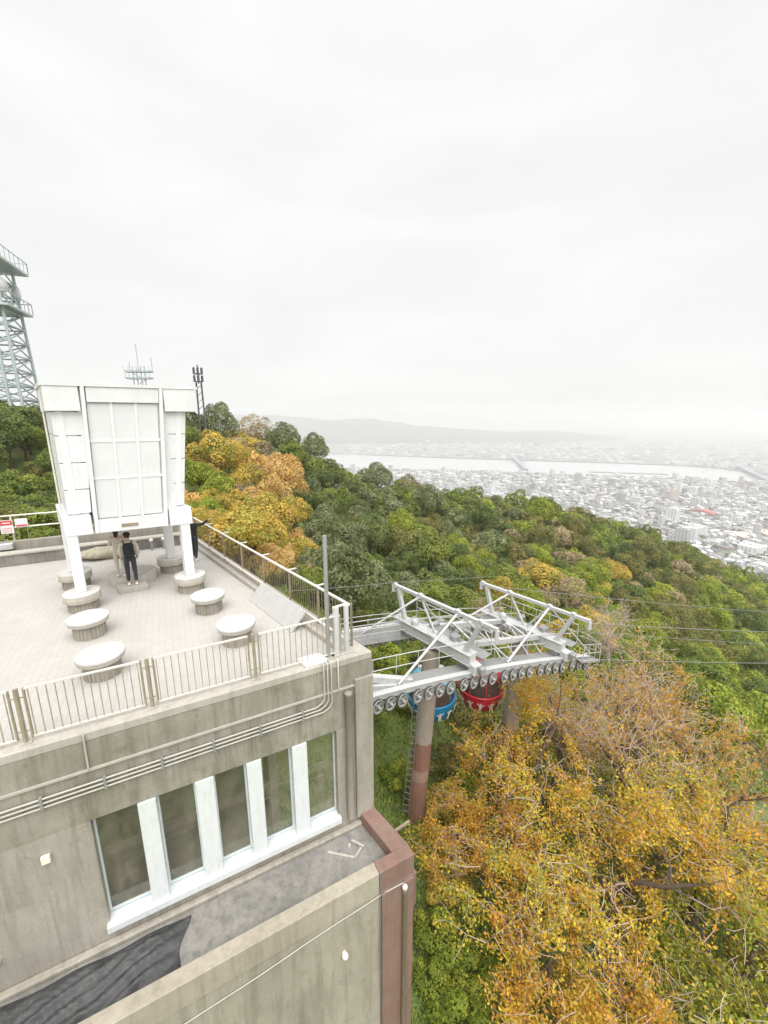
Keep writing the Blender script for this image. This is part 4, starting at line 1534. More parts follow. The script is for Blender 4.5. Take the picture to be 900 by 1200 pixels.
    # face details
    for sx in (-.032, .032):
        MB().lathe(Q(sx, .088, 1.615), [(.001, -.012 * k), (.010 * k, -.006 * k), (.012 * k, 0), (.010 * k, .006 * k), (.001, .012 * k)], 8).build('eye', 'hair', bd_)
        MB().lathe(Q(sx * 2.7, .01, 1.60), [(.001, -.03 * k), (.014 * k, -.012 * k), (.016 * k, .012 * k), (.001, .03 * k)], 8).build('ear', 'skin', bd_)
    MB().lathe(Q(0, .092, 1.565), [(.016 * k, 0), (.014 * k, .012 * k), (.006 * k, .045 * k)], 8).build('nose', 'skin', bd_)
    MB().box(Q(0, .088, 1.535), (.045 * k, .02 * k, .009 * k), yaw).build('mouth', 'gondola_seat', bd_)
    hairN = [(Q(0, -.025, 1.56), .075 * k), (Q(0, -.01, 1.64), .088 * k), (Q(0, .02, 1.69), .070 * k)]
    if hair_long:
        hairN = [(Q(0, -.055, 1.42), .055 * k)] + hairN
    skin_mesh('hair', hairN, [(i, i + 1) for i in range(len(hairN) - 1)], 'hair', 2, e)
    if cap:
        c_ = MB().lathe(Q(0, .01, 1.655), [(.100 * k, 0), (.102 * k, .03 * k), (.085 * k, .075 * k), (.04 * k, .098 * k), (.004, .10 * k)], 20)
        co = c_.build('cap', 'cloth_black', e)
        MB().frame_box(Q(0, .08, 1.66), Q(1, 0, 0) - Q(0, 0, 0), Q(0, 1, 0) - Q(0, 0, 0), Z3, (-.07, 0, -.008), (.07, .1, .004)).build('brim', 'cloth_black', co)
    if pack:
        X_, Y_ = (Q(1, 0, 0) - Q(0, 0, 0)).normalized(), (Q(0, 1, 0) - Q(0, 0, 0)).normalized()
        pk = MB().frame_box(Q(0, -.19, 1.22), X_, Y_, Z3, (-.15, -.085, -.24), (.15, .085, .22)).build('backpack', pack, e, .06)
        for sx in (-.11, .11):
            MB().tube([Q(sx, -.12, 1.42), Q(sx, .02, 1.475), Q(sx, .125, 1.36), Q(sx, .11, 1.15), Q(sx, -.1, 1.02)], .018, 6).build('strap', pack, pk)
        MB().frame_box(Q(0, -.285, 1.12), X_, Y_, Z3, (-.11, -.03, -.1), (.11, .02, .1)).build('pocket', pack, pk, .015)
    return e


YAW = R(33)
person((-8.06, 12.46, .172), YAW, 'person in black with a black cap and backpack standing on the plinth step', 1.70, 'cloth_cream', 'cloth_grey', cap=True, pack='cloth_black', stride=.05, arms='down')
person((-8.66, 12.86, .302), YAW - .2, 'person in a cream jacket half hidden behind the one with the backpack', 1.60, 'cloth_cream', 'cloth_cream', arms='front', stride=.03, hair_long=True)
person((-7.33, 15.3, .0), R(-12), 'person in dark clothes behind the right leg of the screen tower reaching over the railing', 1.72, 'cloth_black', 'cloth_grey', arms='reach', stride=.1)

# ------------------------------------------------------------------ back of the terrace
bw = empty('back_wall', T(-6, BACK - .3, 0), 'low concrete wall closing the back of the terrace', 'wall')
MB().prism(tpoly(-14.9, -0.6, BACK - .32, BACK + .02), 0.0, 0.42).build('wall', 'ledge_floor', bw, .015)
MB().prism(tpoly(-14.9, -0.6, BACK - .36, BACK + .06), 0.421, 0.50).build('coping', 'coping', bw, .01)
br = empty('back_railing', T(-9, BACK + .5, .1), 'thin pale railing behind the low back wall of the terrace', 'railing')
MB().prism(tpoly(-14.9, -0.3, BACK + .5, BACK + .75), -2.0, 0.75).build('kerb', 'concrete', br)
for z in (1.75, 1.28):
    MB().tube([T(-14.9, BACK + .62, z), T(-4.6, BACK + .62, z)], .03, 8).build('rail', 'rail_top', br)
for k in range(7):
    s = -14.4 + k * 1.62
    MB().tube([T(s, BACK + .62, .74), T(s, BACK + .62, 1.76)], .028, 8).build('post', 'rail_top', br)
for s, top_red, lab in [(-6.45, True, 'white notice sign with a red top on the back railing'), (-6.0, False, 'white notice sign with a thin red strip on the back railing')]:
    sg = empty('notice_sign', T(s, BACK + .55, 1.2), lab, 'sign', 'notices on the back railing')
    z0, z1 = (1.08, 1.6) if top_red else (1.3, 1.62)
    MB().frame_box(T(s, BACK + .56, 0), U3, N3, Z3, (-.19, 0, z0), (.19, .02, z1)).build('board', 'white_paint', sg)
    if top_red:
        MB().frame_box(T(s, BACK + .56, 0), U3, N3, Z3, (-.18, .021, z1 - .2), (.18, .026, z1 - .02)).build('red_panel', 'sign_red', sg)
        MB().frame_box(T(s, BACK + .56, 0), U3, N3, Z3, (-.12, .027, z1 - .13), (.12, .030, z1 - .09)).build('lettering', 'white_paint', sg)
        for q in range(3):
            MB().frame_box(T(s, BACK + .56, 0), U3, N3, Z3, (-.15, .021, z0 + .05 + q * .07), (.15, .024, z0 + .07 + q * .07)).build('text_line', 'sign_red', sg)
    else:
        MB().frame_box(T(s, BACK + .56, 0), U3, N3, Z3, (-.17, .021, z0 + .02), (.17, .026, z0 + .08)).build('red_panel', 'sign_red', sg)
    for sx in (-.15, .15):
        MB().tube([T(s + sx, BACK + .6, .76), T(s + sx, BACK + .6, z0 + .05)], .012, 6).build('stake', 'galv', sg)
lp = empty('lamp_pole', T(-6.8, BACK + .4, 0), 'slim pale pole beside the notices on the back railing', 'pole')
MB().lathe(T(-6.8, BACK + .4, .1), [(.07, 0), (.07, .1), (.045, .12), (.035, 2.9), (.02, 2.95)], 10).build('shaft', 'galv_white', lp)
MB().box(T(-6.62, BACK + .36, .62), (.5, .2, .24), ua).build('cabinet', 'galv_white', lp, .02)
# rough stone planter wall, boulder and lamps seen under the screen
sw = empty('stone_planter', T(-6, BACK + 1.2, 0), 'rough buff stone planter wall behind the terrace', 'wall')
rp = np.random.default_rng(8)
stone_me = []
for q in range(4):
    mb = MB().box((0, 0, 0), (.215, .3, .125))
    mb.v = [tuple(np.array(p) + rp.normal(0, .02, 3)) for p in mb.v]
    stone_me.append(mb.mesh('stone', 'stone'))
for row in range(4):
    for c_ in range(15):
        link('stone', stone_me[(row + c_ * 3) % 4], sw, T(-4.6 + c_ * .22 + (row % 2) * .1, BACK + 1.0 + rp.normal(0, .02), .76 + row * .13), (0, 0, ua + rp.normal(0, .04)))
MB().prism(tpoly(-4.75, -1.2, BACK + 1.15, BACK + 1.6), -2.0, 1.2).build('backing', 'stone', sw)
bo = MB()
bo.lathe((0, 0, 0), [(.02, -.3), (.5, -.25), (.7, 0), (.62, .25), (.35, .4), (.02, .45)], 14)
bo.v = [tuple(np.array(p) * np.array([1.5, .7, .6]) + rp.normal(0, .03, 3)) for p in bo.v]
o = bo.build('boulder', 'stone')
o.location = T(-3.5, BACK - .75, .15)
o.rotation_euler = (0, 0, ua)
tag(o, 'long rounded buff boulder lying at the foot of the back wall', 'boulder')
for k, s in enumerate((-1.95, -1.5)):
    e = empty('ground_lamp', T(s, BACK - .55, 0), ('left' if k == 0 else 'right') + ' one of two small white globe lamps at the foot of the back wall', 'lamp', 'globe lamps at the back wall')
    MB().lathe(T(s, BACK - .55, 0), [(.05, 0), (.05, .35)], 10).build('stem', 'galv', e)
    MB().lathe(T(s, BACK - .55, .35), [(.02, 0), (.065, .03), (.085, .08), (.065, .13), (.01, .16)], 14).build('globe', 'lamp_white', e)

# ------------------------------------------------------------------ ropeway gantry
RN = np.array([3.84, 15.02])
GA = 4.5


def bz(s):
    return -4.76 - 0.1418 * s - 0.00744 * s * s


def G(s, g, z):
    q = RN + U2 * s + V2 * g
    return Vector((q[0], q[1], z))


gan = empty('ropeway_gantry', G(2, 2.2, -14), 'pale steel ropeway gantry with two gallows frames and rows of rope wheels', 'ropeway')
S1, S2 = -0.25, 5.2
# columns, each with a red-brown foot and a paler band
for s, base, r0 in ((S1, Vector((1.42, 16.35, -14.6)), .47), (S2, Vector((6.55, 19.05, -16.5)), .47)):
    top = G(s, 2.25, bz(s) + .1)
    d = base - top
    cut = [0, .46, .46, .60, .602, .70, .702, 1.0]
    names = [('column', 'pylon', 0, .46), ('column_foot', 'pylon_redbrown', .46, .60), ('column_foot', 'pylon_band', .602, .66), ('column_foot', 'pylon_redbrown', .662, 1.0)]
    for nm, mt, a, b2 in names:
        MB().tube([top + d * a, top + d * b2], [.39 + (r0 - .39) * a, .39 + (r0 - .39) * b2], 22).build(nm, mt, gan)
    mb = MB()
    for k in range(26):
        pa = top + d * (.12 + .034 * k) + Vector((-.50, -.25, 0))
        mb.tube([pa + Vector((-.13, 0.05, 0)), pa + Vector((.13, -0.05, 0))], .012, 5)
    for sx in (-1, 1):
        mb.tube([top + d * .1 + Vector((-.50 + .13 * sx, -.25 - .05 * sx, 0)), top + d * 1.0 + Vector((-.50 + .13 * sx, -.25 - .05 * sx, 0))], .016, 5)
    mb.build('ladder', 'galv', gan)

for s in (S1, S2):
    z0 = bz(s) + .64            # girder axis
    A = lambda al, z, ds=0.0: G(s + ds, 2.25 - al, z)
    # box girder
    g_ = MB().bar(A(-2.35, z0), A(2.2, z0), .40, .40).build('cross_girder', 'galv_white', gan, .02)
    MB().bar(A(-2.35, z0 + .225), A(2.2, z0 + .215), .52, .03).build('flange', 'galv_white', g_)
    MB().bar(A(-2.35, z0 - .225), A(2.2, z0 - .215), .52, .03).build('flange', 'galv_white', g_)
    MB().box(A(.1, z0 - .02), (.5, .5, .6), ua).build('column_head', 'galv_white', gan, .02)
    # gallows
    zt = z0 + 1.72
    MB().bar(A(-2.55, zt), A(3.25, zt), .15, .16).build('gallows_beam', 'galv_white', gan, .012)
    MB().bar(A(-1.75, z0 + .2), A(-2.2, zt - .1), .19, .18).build('gallows_post', 'galv_white', gan, .012)
    MB().bar(A(1.8, z0 + .2), A(2.48, zt - .1), .22, .18).build('gallows_post', 'galv_white', gan, .012)
    MB().bar(A(-2.55, zt - .01), A(-2.55, zt - .32), .22, .16).build('end_hook', 'galv_white', gan)
    MB().bar(A(3.2, zt - .01), A(3.2, zt - .38), .2, .14).build('end_hook', 'galv_white', gan)
    for al in (-2.45, -.78, 1.35, 2.5):
        MB().box(A(al, zt + .02), (.19, .19, .21), ua).build('lug', 'galv_white', gan)
    # braces in the frame and stays down to the rope beams
    MB().tube([A(.2, z0 + .2), A(-.78, zt)], .05, 8).build('brace', 'galv_white', gan)
    MB().tube([A(.2, z0 + .2), A(1.35, zt)], .05, 8).build('brace', 'galv_white', gan)
    MB().tube([A(1.35, zt), G(s - 3.3, 0.25, bz(s - 3.3) + .1)], .055, 8).build('stay', 'galv_white', gan)
    MB().tube([A(-.78, zt), G(s - 2.4, 4.3, bz(s - 2.4) + .1)], .055, 8).build('stay', 'galv_white', gan)
    MB().tube([A(1.35, zt), G(s + 2.4, 0.25, bz(s + 2.4) + .1)], .035, 8).build('stay', 'galv_white', gan)
    MB().tube([A(-.78, zt), G(s + 2.4, 4.3, bz(s + 2.4) + .1)], .035, 8).build('stay', 'galv_white', gan)
    # machinery blocks
    MB().box(A(2.3, z0 - .35), (.42, .4, .46), ua).build('machinery_box', 'galv_white', gan, .03)
    MB().box(A(2.66, z0 - .3), (.26, .2, .34), ua).build('machinery_box', 'galv', gan, .03)
    MB().box(A(-2.3, z0 - .3), (.4, .36, .4), ua).build('machinery_box', 'galv_white', gan, .03)
    MB().lathe(A(-1.1, z0 + .22), [(.14, 0), (.17, .03), (.17, .22), (.1, .28), (.03, .3)], 18).build('motor', 'galv_white', gan)
    MB().lathe(A(-.5, z0 + .35, .55), [(.11, -.22), (.13, -.2), (.13, .2), (.11, .22)], 16, axis=tuple(U2) + (0,)).build('motor', 'galv', gan)
    MB().box(A(.9, z0 + .3, .35), (.4, .35, .3), ua).build('machinery_box', 'galv', gan, .02)
    # walkway on the girder with handrail
    MB().bar(A(-2.3, z0 - .1, .75), A(2.2, z0 - .1, .75), .6, .03).build('walkway', 'galv', gan)
    for q in range(7):
        al = -2.2 + q * .72
        MB().tube([A(al, z0 - .1, 1.03), A(al, z0 + .85, 1.03)], .018, 6).build('handrail_post', 'galv_white', gan)
    for zz in (.85, .45):
        MB().tube([A(-2.2, z0 + zz, 1.03), A(2.12, z0 + zz, 1.03)], .018, 6).build('handrail', 'galv_white', gan)
    # truss link between girder and far / near beams
    MB().bar(A(-2.2, z0 - .2), G(s, 4.5, bz(s)), .25, .3).build('hanger', 'galv', gan)
    MB().bar(A(2.1, z0 - .2), G(s, 0.05, bz(s)), .25, .3).build('hanger', 'galv', gan)

# sheave: rim, five spokes and a hub; rubber tyre as its sub-part
ax = tuple(V2) + (0,)
sh = MB().lathe((0, 0, 0), [(.235, -.05), (.255, -.055), (.255, .055), (.235, .05), (.185, .03), (.185, -.03), (.235, -.05)], 24, axis=ax, caps=False)
sh.lathe((0, 0, 0), [(.07, -.07), (.075, -.06), (.075, .06), (.07, .07)], 14, axis=ax)
for k in range(4):
    a = 2 * math.pi * k / 4 + .6
    dv = U3 * math.cos(a) + Z3 * math.sin(a)
    sh.bar(dv * .06, dv * .2, .10, .05, up=tuple(V2) + (0,))
sheave_me = sh.mesh('sheave', 'galv')
tyre_me = MB().lathe((0, 0, 0), [(.256, -.03), (.265, -.025), (.265, .025), (.256, .03)], 24, axis=ax, caps=False).mesh('tyre', 'rubber')
bolt_me = MB().lathe((0, 0, 0), [(.03, 0), (.03, .12), (.02, .13)], 8, axis=tuple(-V2) + (0,)).mesh('axle', 'galv_white')
for g, s_lo, s_hi, gs in ((0.0, -5.4, 6.95, -.16), (GA, -5.0, 6.95, -.16)):
    ss = np.linspace(s_lo, s_hi, 15)
    top = [G(s, g, bz(s)) for s in ss]
    vs, fs = [], []
    for s in ss:
        for dg_, dz in ((-.07, -.10), (.07, -.10), (.07, .12), (-.07, .12)):
            vs.append(G(s, g + dg_, bz(s) + dz))
    n = len(ss)
    for i in range(n - 1):
        for k in range(4):
            fs.append((i * 4 + k, i * 4 + (k + 1) % 4, i * 4 + 4 + (k + 1) % 4, i * 4 + 4 + k))
    fs += [(0, 1, 2, 3), tuple((n - 1) * 4 + k for k in (3, 2, 1, 0))]
    bm_ = MB().add(vs, [tuple(reversed(f)) for f in fs]).build('sheave_beam', 'galv_white', gan)
    vs, fs = [], []
    for s in ss:
        for dg_, dz in ((-.13, .121), (.13, .121), (.13, .15), (-.13, .15)):
            vs.append(G(s, g + dg_, bz(s) + dz))
    for i in range(n - 1):
        for k in range(4):
            fs.append((i * 4 + k, i * 4 + (k + 1) % 4, i * 4 + 4 + (k + 1) % 4, i * 4 + 4 + k))
    MB().add(vs, [tuple(reversed(f)) for f in fs]).build('flange', 'galv_white', bm_)
    s = s_lo + .2
    k = 0
    while s < s_hi - .1:
        o = link('sheave', sheave_me, gan, G(s, g + gs, bz(s) - .27))
        link('tyre', tyre_me, o)
        link('axle', bolt_me, o)
        if k % 4 == 3:
            MB().bar(G(s - 1.5, g + gs + .1, bz(s - 1.5) - .24), G(s, g + gs + .1, bz(s) - .24), .03, .1).build('rocker', 'galv', gan)
        s += .50 if k % 4 != 3 else .66
        k += 1
    # walkway beside the beam and its handrails
    gi = .5 if g == 0 else -.5
    for i in range(n - 1):
        MB().bar(G(ss[i], g + gi, bz(ss[i]) + .02), G(ss[i + 1], g + gi, bz(ss[i + 1]) + .02), .62, .03).build('walkway', 'galv', gan)
    hg = g + gi * 1.65
    for zz in (.5, .98):
        MB().tube([G(s, hg, bz(s) + zz) for s in ss], .02, 6).build('handrail', 'galv_white', gan)
        MB().tube([G(s, g + (.0 if g == 0 else .12), bz(s) + zz) for s in ss if abs(s - S1) > .9 and abs(s - S2) > .9 and s < 3.5 or s > 6.4], .016, 6).build('handrail', 'galv_white', gan) if g else None
    for s in np.arange(s_lo + .2, s_hi, 1.0):
        MB().tube([G(s, hg, bz(s)), G(s, hg, bz(s) + .99)], .018, 6).build('handrail_post', 'galv_white', gan)
# end platform on the right
for zz in (.1, .5, .95):
    MB().tube([G(5.9, -.45, bz(5.9) + zz), G(7.15, -.45, bz(7.15) + zz), G(7.15, .55, bz(7.15) + zz)], .018, 6).build('handrail', 'galv_white', gan)
for s in (5.9, 6.3, 6.75, 7.15):
    MB().tube([G(s, -.45, bz(s) - .05), G(s, -.45, bz(s) + .96)], .018, 6).build('handrail_post', 'galv_white', gan)
MB().bar(G(5.9, -.28, bz(5.9) + .03), G(7.15, -.28, bz(7.15) + .03), .36, .03).build('walkway', 'galv', gan)
# long tie beams between the two frames and the plate girder towards the station
for g in (1.2, 3.3):
    MB().bar(G(S1, g, bz(S1) + .7), G(S2, g, bz(S2) + .7), .2, .24).build('tie_beam', 'galv_white', gan, .01)
for k in range(6):
    s0 = S1 + .4 + k * .82
    MB().bar(G(s0, 1.2, bz(s0) + .7), G(s0 + (.8 if k % 2 else -.0), 3.3, bz(s0) + .7), .09, .09).build('lacing', 'galv_white', gan)
MB().bar(G(-5.5, 4.2, bz(-5.5) + .25), G(S1, 4.2, bz(S1) + .25), .16, .78).build('plate_girder', 'galv_white', gan)
MB().bar(G(-5.6, 1.0, bz(-5.6) + .6), G(-2.9, .35, bz(-2.9) + .05), .24, .26).build('station_strut', 'galv_white', gan, .01)
MB().bar(G(-5.6, .7, bz(-5.6) + .2), G(-2.9, .2, bz(-2.9) - .05), .14, .16).build('station_strut', 'galv_white', gan)
for k in range(6):
    s = -4.9 + k * .8
    MB().tube([G(s, 3.55, bz(s) + .3), G(s, 3.55, bz(s) + 1.3)], .018, 6).build('handrail_post', 'galv_white', gan)
for zz in (.85, 1.3):
    MB().tube([G(-5.4, 3.55, bz(-5.4) + zz), G(-.9, 3.55, bz(-.9) + zz)], .02, 6).build('handrail', 'galv_white', gan)
rq = np.random.default_rng(4)
for k in range(12):       # gear and brackets crowding the space between the frames
    s, g = rq.uniform(.5, 4.6), rq.uniform(.9, 3.7)
    MB().box(G(s, g, bz(s) + rq.uniform(.35, .85)), tuple(rq.uniform(.14, .42, 3)), ua).build('bracket', rq.choice(['galv', 'galv_white', 'steel_dark']), gan, .01)
for k in range(6):
    s = .2 + k * .85
    MB().tube([G(s, .6, bz(s) + .15), G(s + .5, 1.9, bz(s) + .75)], .03, 6).build('lacing', 'galv_white', gan)

# ropes running down to the valley
def rope(name, p0, slope, length, sag, r_, label, mat='rope', d=None, s0=0):
    d = U3 if d is None else d
    pts = []
    for k in range(25):
        f = k / 24
        pts.append(p0 + d * (length * f) + Vector((0, 0, slope * length * f - sag * 4 * f * (1 - f))))
    o = MB().tube(pts, r_, 6).build(name, mat, None, origin=p0)
    return tag(o, label, 'cable', 'ropeway cables')


rope('haul_rope', G(7.0, -.16, bz(7.0) - .02), -.28, 130, 1.2, .022, 'nearest steel haul rope leaving the rope wheels to the right')
rope('haul_rope', G(7.0, GA - .16, bz(7.0) - .02), -.28, 130, 1.2, .022, 'far steel haul rope leaving the rope wheels behind the second gallows frame')
rope('track_rope', G(S2, 2.25 - 3.2, bz(S2) + 2.25), -.24, 130, 1.5, .02, 'upper cable running right from the near end of the second gallows frame')
rope('track_rope', G(S2, 2.25 + 2.5, bz(S2) + 2.25), -.24, 130, 1.5, .02, 'upper cable running right from the far end of the second gallows frame')
pts = [Vector((-9, 16.5, -2.0)), G(S1, 4.7, bz(S1) + 2.5), G(S2 + 1, 5.2, bz(S2) + 2.4)]
o = MB().tube([pts[0].lerp(pts[1], f) - Vector((0, 0, .5 * f * (1 - f))) for f in np.linspace(0, 1, 10)] + [pts[1].lerp(pts[2], f) for f in np.linspace(.1, 1, 6)], .014, 6).build('signal_wire', 'wire', None, origin=pts[1])
tag(o, 'thin signal wire strung over the gallows frames from the left', 'cable', 'ropeway cables')

# ------------------------------------------------------------------ gondolas
def gondola(s, drop, body, roofm, label):
    c_ = G(s, GA, bz(s) - drop)
    e = empty('gondola', c_, label, 'gondola', 'gondolas hanging at the gantry')
    tub = MB().lathe(c_, [(.2, -1.02), (.62, -.99), (.92, -.78), (1.06, -.4), (1.12, 0), (1.12, .05), (1.05, .05)], 40).build('tub', body, e)
    MB().lathe(c_, [(1.125, -.03), (1.16, -.02), (1.16, .05), (1.10, .07)], 40, caps=False).build('rim', body, tub)
    for q in range(8):
        a0, a1 = 2 * math.pi * (q + .04) / 8, 2 * math.pi * (q + .96) / 8
        vs, fs = [], []
        prof = [(1.07, .06), (1.04, .45), (.93, .82)]
        for r_, h_ in prof:
            for k in range(6):
                a = a0 + (a1 - a0) * k / 5
                vs.append(c_ + Vector((r_ * math.cos(a), r_ * math.sin(a), h_)))
        for i in range(2):
            for k in range(5):
                b0 = i * 6 + k
                fs.append((b0, b0 + 1, b0 + 7, b0 + 6))
        MB().add(vs, fs, True).build('window', 'glass_dark', e)
        a = 2 * math.pi * q / 8
        MB().tube([c_ + Vector((r_ * math.cos(a), r_ * math.sin(a), h_)) for r_, h_ in prof], .03, 6).build('window_post', body, e)
    MB().lathe(c_, [(1.0, .05), (.98, .08), (.9, .80)], 30).build('cabin_lining', 'gondola_seat', e)
    rf = MB().lathe(c_, [(.97, .80), (.99, .86), (.86, 1.0), (.5, 1.14), (.1, 1.18)], 40).build('roof', roofm, e)
    MB().lathe(c_, [(.16, 1.17), (.16, 1.3), (.08, 1.32)], 14).build('roof_hub', 'galv', rf)
    for q in range(4):
        a = math.pi / 4 + q * math.pi / 2
        MB().box(c_ + Vector((.62 * math.cos(a), .62 * math.sin(a), 1.12)), (.34, .2, .02), a).build('roof_patch', 'decal', rf)
    # hanger up to the rope
    top = c_ + Vector((0, 0, drop - .35)) + V3 * -.16
    MB().tube([c_ + Vector((0, 0, 1.25)), c_ + Vector((0, 0, 2.2)), c_ + V3 * .3 + Vector((0, 0, 2.7)), c_ + V3 * .3 + Vector((0, 0, drop - .55)), top], .06, 10).build('hanger', 'galv_white', e)
    MB().bar(top - U3 * .35, top + U3 * .35, .14, .16).build('grip', 'galv', e)
    # dancing white figures round the tub
    for q in range(14):
        a = 2 * math.pi * q / 14
        rad, tg = Vector((math.cos(a), math.sin(a), 0)), Vector((-math.sin(a), math.cos(a), 0))
        slope = Vector((rad.x * .33, rad.y * .33, 1)).normalized()
        base = c_ + rad * 1.075 + Vector((0, 0, -.52))
        nrm = (rad - Z3 * .33).normalized()
        up_ = (Z3 + rad * .25).normalized()
        f_ = MB()

        def blob(x, y, rx, ry):
            n_ = 10
            o_ = base + tg * x + up_ * y + nrm * .025
            vs = [o_ + tg * (rx * math.cos(t_)) + up_ * (ry * math.sin(t_)) for t_ in np.linspace(0, 2 * math.pi, n_, endpoint=False)]
            vs2 = [v_ + nrm * .012 for v_ in vs]
            f_.add(vs + vs2, [tuple(range(n_, 2 * n_)), tuple(reversed(range(n_)))] + [(i, (i + 1) % n_, (i + 1) % n_ + n_, i + n_) for i in range(n_)])
        blob(0, .30, .05, .055)
        blob(0, .12, .075, .13)
        fl = 1 if q % 2 else -1
        for dx, y0, dx2, y1 in ((.06 * fl, .2, .15 * fl, .34), (-.06 * fl, .2, -.16 * fl, .26), (.03, .02, .10 * fl, -.14), (-.03, .02, -.02 * fl, -.16)):
            pa, pb = base + tg * dx + up_ * y0 + nrm * .03, base + tg * dx2 + up_ * y1 + nrm * .03
            f_.bar(pa, pb, .05, .014, up=tuple(nrm))
        f_.build('dancer_figure', 'decal', tub)
    e.scale = (1.12, 1.12, 1.12)
    return e


gondola(1.85, 3.80, 'gondola_blue', 'gondola_sky', 'round blue gondola with white dancing figures behind the near column')
gondola(5.25, 3.80, 'gondola_red', 'gondola_red', 'round red gondola with white dancing figures under the gantry')

# ------------------------------------------------------------------ masts on the hill
def lattice_tower():
    Yt = 62.0
    cx = -54.9
    zb, ztp = gz(cx, Yt) - .5, 25.8
    e = empty('lattice_tower', (cx, Yt, zb), 'tall grey-green steel lattice broadcasting tower at the left edge', 'tower')
    H_ = ztp - zb

    def hw(z):
        f = (z - zb) / H_
        return 3.9 - .75 * f

    rot = R(20)
    def leg(i, z):
        a = rot + math.pi / 4 + i * math.pi / 2
        r_ = hw(z) * 1.2
        return Vector((cx + r_ * math.cos(a), Yt + r_ * math.sin(a), z))
    zs = np.linspace(zb, ztp, 13)
    for i in range(4):
        MB().tube([leg(i, z) for z in zs], .2, 8).build('leg', 'tower_steel', e)
        for k in range(12):
            MB().tube([leg(i, zs[k]), leg((i + 1) % 4, zs[k + 1])], .10, 5).build('brace', 'tower_steel', e)
            MB().tube([leg((i + 1) % 4, zs[k]), leg(i, zs[k + 1])], .10, 5).build('brace', 'tower_steel', e)
            MB().tube([leg(i, zs[k + 1]), leg((i + 1) % 4, zs[k + 1])], .12, 5).build('ring_beam', 'tower_steel', e)
    for z, w_ in ((ztp, 4.1), (ztp - 5.6, 3.9)):
        d_ = MB().box((cx, Yt, z), (2 * w_, 2 * w_, .3), rot).build('platform', 'tower_steel', e)
        for k in range(4):
            a = rot + k * math.pi / 2
            c0 = Vector((cx, Yt, z + 1.6)) + Vector((math.cos(a), math.sin(a), 0)) * w_
            tv = Vector((-math.sin(a), math.cos(a), 0)) * w_
            MB().tube([c0 - tv, c0 + tv], .07, 5).build('guard_rail', 'tower_steel', d_)
            for q in range(7):
                pp = c0 - tv + tv * (q / 3)
                MB().tube([pp - Vector((0, 0, 1.4)), pp], .05, 5).build('guard_post', 'tower_steel', d_)
    for i in range(4):
        p_ = leg(i, ztp - 3)
        MB().lathe(p_, [(.02, -.6), (1.1, -.3), (1.15, 0), (.2, .1)], 16, axis=(math.cos(rot + i * 1.57 + .78), math.sin(rot + i * 1.57 + .78), 0)).build('dish', 'white_paint', e)
    MB().tube([(cx, Yt, ztp), (cx, Yt, ztp + 9)], [.35, .1], 8).build('spire', 'tower_steel', e)
    MB().tube([(cx + 3.4, Yt - 3, zb), (cx + 2.6, Yt - 2.6, ztp)], .22, 6).build('cable_duct', 'tower_steel', e)


lattice_tower()


def roof_antenna():
    p = at(165, 455, 70)
    e = empty('antenna_mast', (p[0], p[1], gz(p[0], p[1])), 'antenna mast with two cross platforms and thin whips rising behind the screen tower', 'antenna')
    zt = at(165, 430, 70)[2]
    gb = gz(p[0], p[1])
    for dx in (-1.0, -.35, .35, 1.0):
        MB().tube([(p[0] + dx, p[1], gb), (p[0] + dx, p[1], zt)], .07, 6).build('mast_leg', 'tower_steel', e)
    for py, w_ in ((436, 2.1), (443.5, 2.0)):
        z = at(165, py, 70)[2]
        MB().box((p[0], p[1], z), (2 * w_, 1.2, .28)).build('platform', 'tower_steel', e)
        for dx in np.linspace(-w_, w_, 7):
            MB().tube([(p[0] + dx, p[1] - .6, z), (p[0] + dx, p[1] - .6, z + .8)], .035, 5).build('guard_post', 'tower_steel', e)
    for k in range(5):
        a, b2 = (-1.0, 1.0) if k % 2 else (1.0, -1.0)
        MB().tube([(p[0] + a, p[1], zt - 1.1 * k), (p[0] + b2, p[1], zt - 1.1 * (k + 1))], .04, 5).build('brace', 'tower_steel', e)
    for px, py in ((165, 405), (155, 425), (181, 420)):
        q = at(px, py, 70)
        MB().tube([(q[0], p[1], zt - 1), (q[0], p[1], q[2])], .04, 5).build('whip', 'galv', e)


roof_antenna()


def phone_mast():
    p = at(237, 492, 76)
    gb = gz(p[0], p[1])
    e = empty('phone_mast', (p[0], p[1], gb), 'dark twin-pole mobile phone mast with antenna cluster on the ridge', 'mast')
    zt = at(235, 449, 76)[2]
    for dx in (-.45, .45):
        MB().tube([(p[0] + dx * 1.3, p[1], gb), (p[0] + dx, p[1], zt)], .16, 8).build('pole', 'pole_dark', e)
    for k in range(5):
        z = zt - 1.2 * (k + 1)
        MB().tube([(p[0] - .5, p[1], z), (p[0] + .5, p[1], z + .8)], .05, 5).build('brace', 'pole_dark', e)
    z1 = at(235, 432, 76)[2]
    for i, a in enumerate(np.linspace(0, 2 * math.pi, 6, endpoint=False)):
        for lvl in (0, 1):
            q = Vector((p[0] + .75 * math.cos(a), p[1] + .75 * math.sin(a), zt + lvl * 1.35 + .05))
            MB().box(q + Vector((0, 0, .6)), (.28, .22, 1.1), a).build('antenna_panel', 'pole_dark', e, .03)
    MB().tube([(p[0], p[1], zt - .2), (p[0], p[1], z1 + .4)], .12, 8).build('pole', 'pole_dark', e)
    for z in (zt + .1, zt + 1.4):
        MB().lathe((p[0], p[1], z), [(.8, 0), (.85, .02), (.85, .10), (.8, .12)], 18).build('ring', 'pole_dark', e)


phone_mast()

